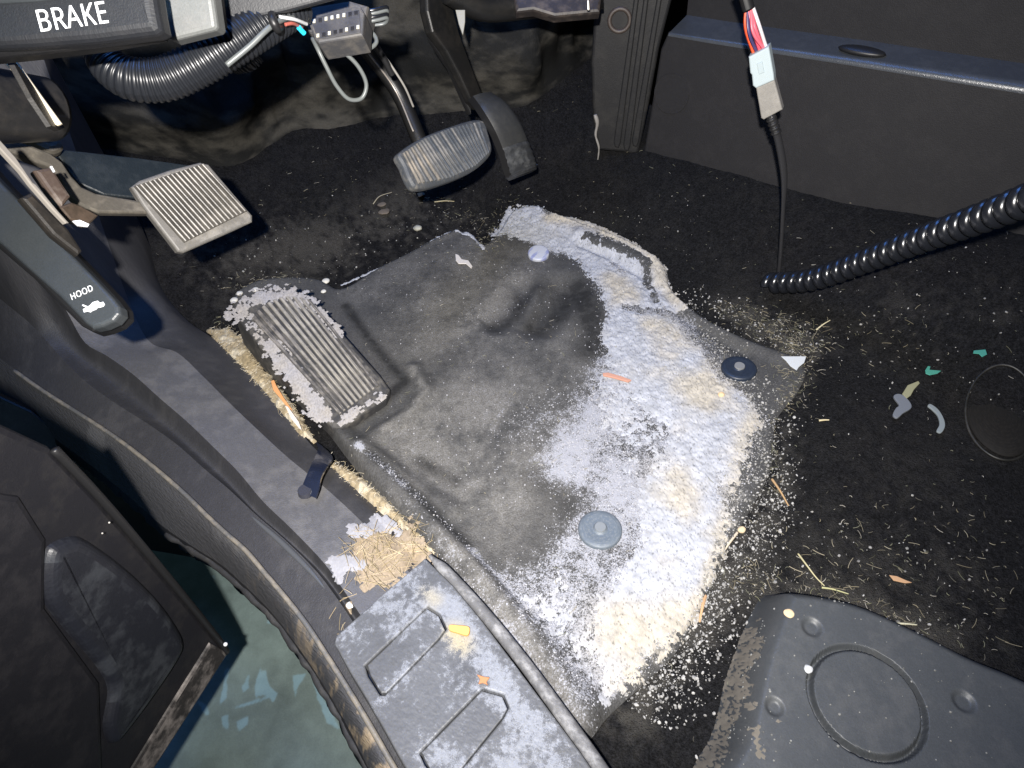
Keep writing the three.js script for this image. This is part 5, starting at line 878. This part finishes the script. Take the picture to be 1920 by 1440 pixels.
lift([[1130, 699], [1140, 698], [1165, 705], [1184, 712], [1178, 715], [1150, 707], [1131, 703]], onMat, 0.003, plain(0.42, 0.22, 0.16, 0.9), 'twig', 'reddish flat twig lying in the thin salt', 'twig', { up: 0.003 });
lift([[1668, 1078], [1682, 1080], [1700, 1088], [1710, 1092], [1698, 1093], [1676, 1088]], onF, 0.0015, plain(0.40, 0.24, 0.13, 0.85), 'leaf_piece', 'dry tan leaf lying on carpet behind the seat cover', 'leaf', { up: 0.002 });
lift([[508, 714], [514, 712], [518, 722], [532, 745], [548, 768], [540, 764], [524, 744], [512, 730]], (u, v) => atY(u, v, 0.016), 0.002, plain(0.62, 0.30, 0.12, 0.85), 'leaf_piece', 'orange leaf shred stuck in the torn underlay', 'leaf', { n: V3(0.2, 1, 0.1) });
lift([[534, 760], [540, 762], [560, 790], [566, 806], [560, 802], [545, 784]], (u, v) => atY(u, v, 0.018), 0.0018, plain(0.66, 0.58, 0.5, 0.85), 'wood_splinter', 'pale splinter lying on the torn underlay', 'splinter');
function pebble(u, v, rpx, base, c, name, label, cat, sq = 0.7, group) { const p = base(u, v), r = rpx * pxm(p); const g = new THREE.IcosahedronGeometry(1, 3), q = g.attributes.position; for (let i = 0; i < q.count; i++) { const k = 1 + 0.35 * (fbm(q.getX(i) * 1.5 + u, q.getY(i) * 1.5 + q.getZ(i) + v, 2, 3) - 0.5); q.setXYZ(i, q.getX(i) * k, q.getY(i) * k * sq, q.getZ(i) * k); } g.scale(r, r, r); g.computeVertexNormals(); g.translate(p.x, p.y + r * sq * 0.75, p.z); return one(name, g, plain(c[0], c[1], c[2], 0.85), label, cat, group); }
pebble(1390, 995, 7, onF, [0.5, 0.4, 0.26], 'pebble', 'tan pebble on the carpet at the mat edge', 'pebble');
pebble(1479, 1151, 9, onSeat, [0.55, 0.42, 0.26], 'pebble', 'flat tan crumb stuck on the seat mount cover', 'pebble', 0.35);
pebble(657, 1136, 7, (u, v) => atY(u, v, 0.028), [0.78, 0.78, 0.76], 'pebble', 'round white pebble in front of the step plate', 'pebble');
pebble(1515, 1256, 8, onSeat, [0.42, 0.43, 0.44], 'pebble', 'grey bead beside the round groove of the cover', 'pebble', 0.5);
pebble(1352, 742, 6, onMat, [0.6, 0.42, 0.24], 'pebble', 'small amber pebble on cream salt below the navy cap', 'pebble');
pebble(784, 430, 8, onF, [0.36, 0.35, 0.29], 'clod', 'pale clod on the carpet in front of the mat edge', 'clod', 0.5);
for (const [u, v, r] of [[612, 529, 7], [480, 545, 6], [607, 548, 5], [450, 552, 6], [440, 565, 7], [475, 578, 4]]) pebble(u, v, r, onMat, [0.55, 0.53, 0.48], 'salt_lump', 'pale salt lump at the front of the footrest', 'lump', 0.55, 'salt lumps by the footrest');
for (const [u, v, r] of [[720, 398, 11], [716, 384, 8], [790, 365, 7]]) pebble(u, v, r, onF, [0.13, 0.105, 0.08], 'dirt_clod', 'flat brown dirt clod on the carpet below the brake pedal', 'clod', 0.2, 'dirt clods below the brake pedal');
lift([[782, 362], [792, 361], [792, 366], [785, 369]], onF, 0.0015, plain(0.5, 0.26, 0.13, 0.85), 'leaf_piece', 'tiny orange leaf bit under the brake pedal', 'leaf', { up: 0.004 });
const stalk = (pts, r, c, label, base = onF) => one('straw_stalk', tube(pts.map((p, i) => base(p[0], p[1]).add(V3(0, 0.0016 + (p[2] || 0), 0))), u => r * (1 - 0.5 * u), 24, 6), plain(...c, 0.8), label, 'straw');
stalk([[1496, 1040], [1510, 1065, 0.004], [1528, 1087, 0.003], [1545, 1100]], 0.0011, [0.42, 0.38, 0.22], 'long curved straw stalk on the carpet by the seat cover');
stalk([[1540, 1103], [1560, 1106], [1590, 1115]], 0.0011, [0.36, 0.35, 0.18], 'short green grey stalk at the seat cover edge');
stalk([[1447, 900], [1462, 925, 0.002], [1478, 950]], 0.0016, [0.34, 0.22, 0.11], 'brown seed stem on the carpet beside the mat');
stalk([[1322, 1118], [1316, 1140, 0.003], [1311, 1168]], 0.0022, [0.42, 0.26, 0.14], 'tan twig on end of the salted mat edge');
stalk([[1382, 1000], [1366, 1022, 0.002], [1348, 1048]], 0.0016, [0.5, 0.42, 0.32], 'thin stick beside the tan pebble');
stalk([[1452, 730], [1468, 745, 0.003], [1479, 760]], 0.001, [0.45, 0.42, 0.26], 'straw stalk beside the navy cap', onF);
stalk([[1530, 620], [1542, 612, 0.002], [1556, 602]], 0.0011, [0.5, 0.45, 0.3], 'straw pointing out of the dry grass heap');
stalk([[1535, 790], [1545, 789], [1554, 789]], 0.0014, [0.5, 0.43, 0.26], 'short gold straw alone on the bare carpet');
stalk([[700, 384], [712, 372, 0.002], [735, 362]], 0.0009, [0.3, 0.27, 0.2], 'thin forked stem on the carpet under the brake pedal');
stalk([[815, 380], [835, 379, 0.001], [852, 379]], 0.0011, [0.42, 0.36, 0.22], 'pale straw on the carpet below the brake pad');
stalk([[1675, 1170], [1700, 1172, 0.001], [1718, 1173]], 0.0013, [0.45, 0.43, 0.3], 'pale straw along the seat cover top edge');
{ // white bottle cap
  const p = onMat(1010, 480), r = 20 * pxm(p); const t = thing('bottle_cap', 'small round white cap with blue streaks lying in the salt', 'cap');
  const tex = texFrom(128, 128, (u, v, o) => { const a = smp(T1, u * 60, v * 400), s = sstep(0.5, 0.62, a); o[0] = lerp(0.36, 0.2, s); o[1] = lerp(0.375, 0.22, s); o[2] = lerp(0.43, 0.36, s); });
  const g = new THREE.LatheGeometry([[0, 0.0042], [r * 0.8, 0.004], [r * 0.95, 0.003], [r, 0.001], [r, -0.003]].map(a => new THREE.Vector2(...a)), 40); const pp = g.attributes.position, uu = g.attributes.uv; for (let i = 0; i < pp.count; i++) uu.setXY(i, pp.getX(i) / r / 2 + 0.5, pp.getZ(i) / r / 2 + 0.5);
  g.rotateZ(0.15); g.rotateX(0.15); g.translate(p.x, p.y + 0.005, p.z); mesh('disc', g, new THREE.MeshPhysicalMaterial({ map: tex, roughness: 0.5 }), t); settle(t);
}
{ // strap clip on the sill
  const t = thing('strap_clip', 'shiny blue black plastic strap folded over the sill edge', 'strap');
  const P = [[592, 828, 612, 842, 0.012], [596, 842, 624, 858, 0.022], [586, 866, 612, 876, 0.038], [578, 884, 602, 896, 0.044], [568, 908, 598, 916, 0.042], [562, 924, 592, 934, 0.037]];
  const L = new THREE.CatmullRomCurve3(P.map(p => atY(p[0], p[1], p[4] + 0.006))).getPoints(30), R = new THREE.CatmullRomCurve3(P.map(p => atY(p[2], p[3], p[4] + 0.006))).getPoints(30); const dn = V3(0, -0.003, 0);
  mesh('strap', gridGeo([L.map(p => p.clone().add(dn)), L, L.map((p, i) => p.clone().lerp(R[i], 0.5).add(V3(0, 0.0012, 0))), R, R.map(p => p.clone().add(dn))], 0.7), plain(0.012, 0.016, 0.032, 0.18, 0, { clearcoat: 0.8, clearcoatRoughness: 0.1 }), t);
  const c = atY(572, 921, 0.045); mesh('stud', new THREE.CylinderGeometry(0.0075, 0.0085, 0.006, 20).translate(c.x, c.y, c.z), plastic([0.03, 0.032, 0.045], [0.07, 0.07, 0.08], 0.5, 0.4, 0.0002, 62), t); settle(t);
}
// ------------------------------------------------------------------ the lamps themselves, all out of the picture
for (const [i, l] of LAMPS.entries()) {
  const t = thing('workshop_lamp', i ? 'tube lamp hanging outside the open door' : 'tube lamp hanging beyond the windscreen', 'lamp');
  const q = new THREE.Object3D(); q.position.copy(l.p); q.lookAt(l.t); q.updateMatrix();
  mesh('housing', new RoundedBoxGeometry(l.w + 0.06, l.h + 0.06, 0.05, 2, 0.01).translate(0, 0, -0.04).applyMatrix4(q.matrix), plain(0.5, 0.5, 0.5, 0.6), t);
  mesh('diffuser', new RoundedBoxGeometry(l.w, l.h, 0.02, 2, 0.005).translate(0, 0, 0).applyMatrix4(q.matrix), new THREE.MeshStandardMaterial({ color: 0x999999, emissive: l.c, emissiveIntensity: 0.25 }), t); settle(t);
}
renderer.render(scene, camera);
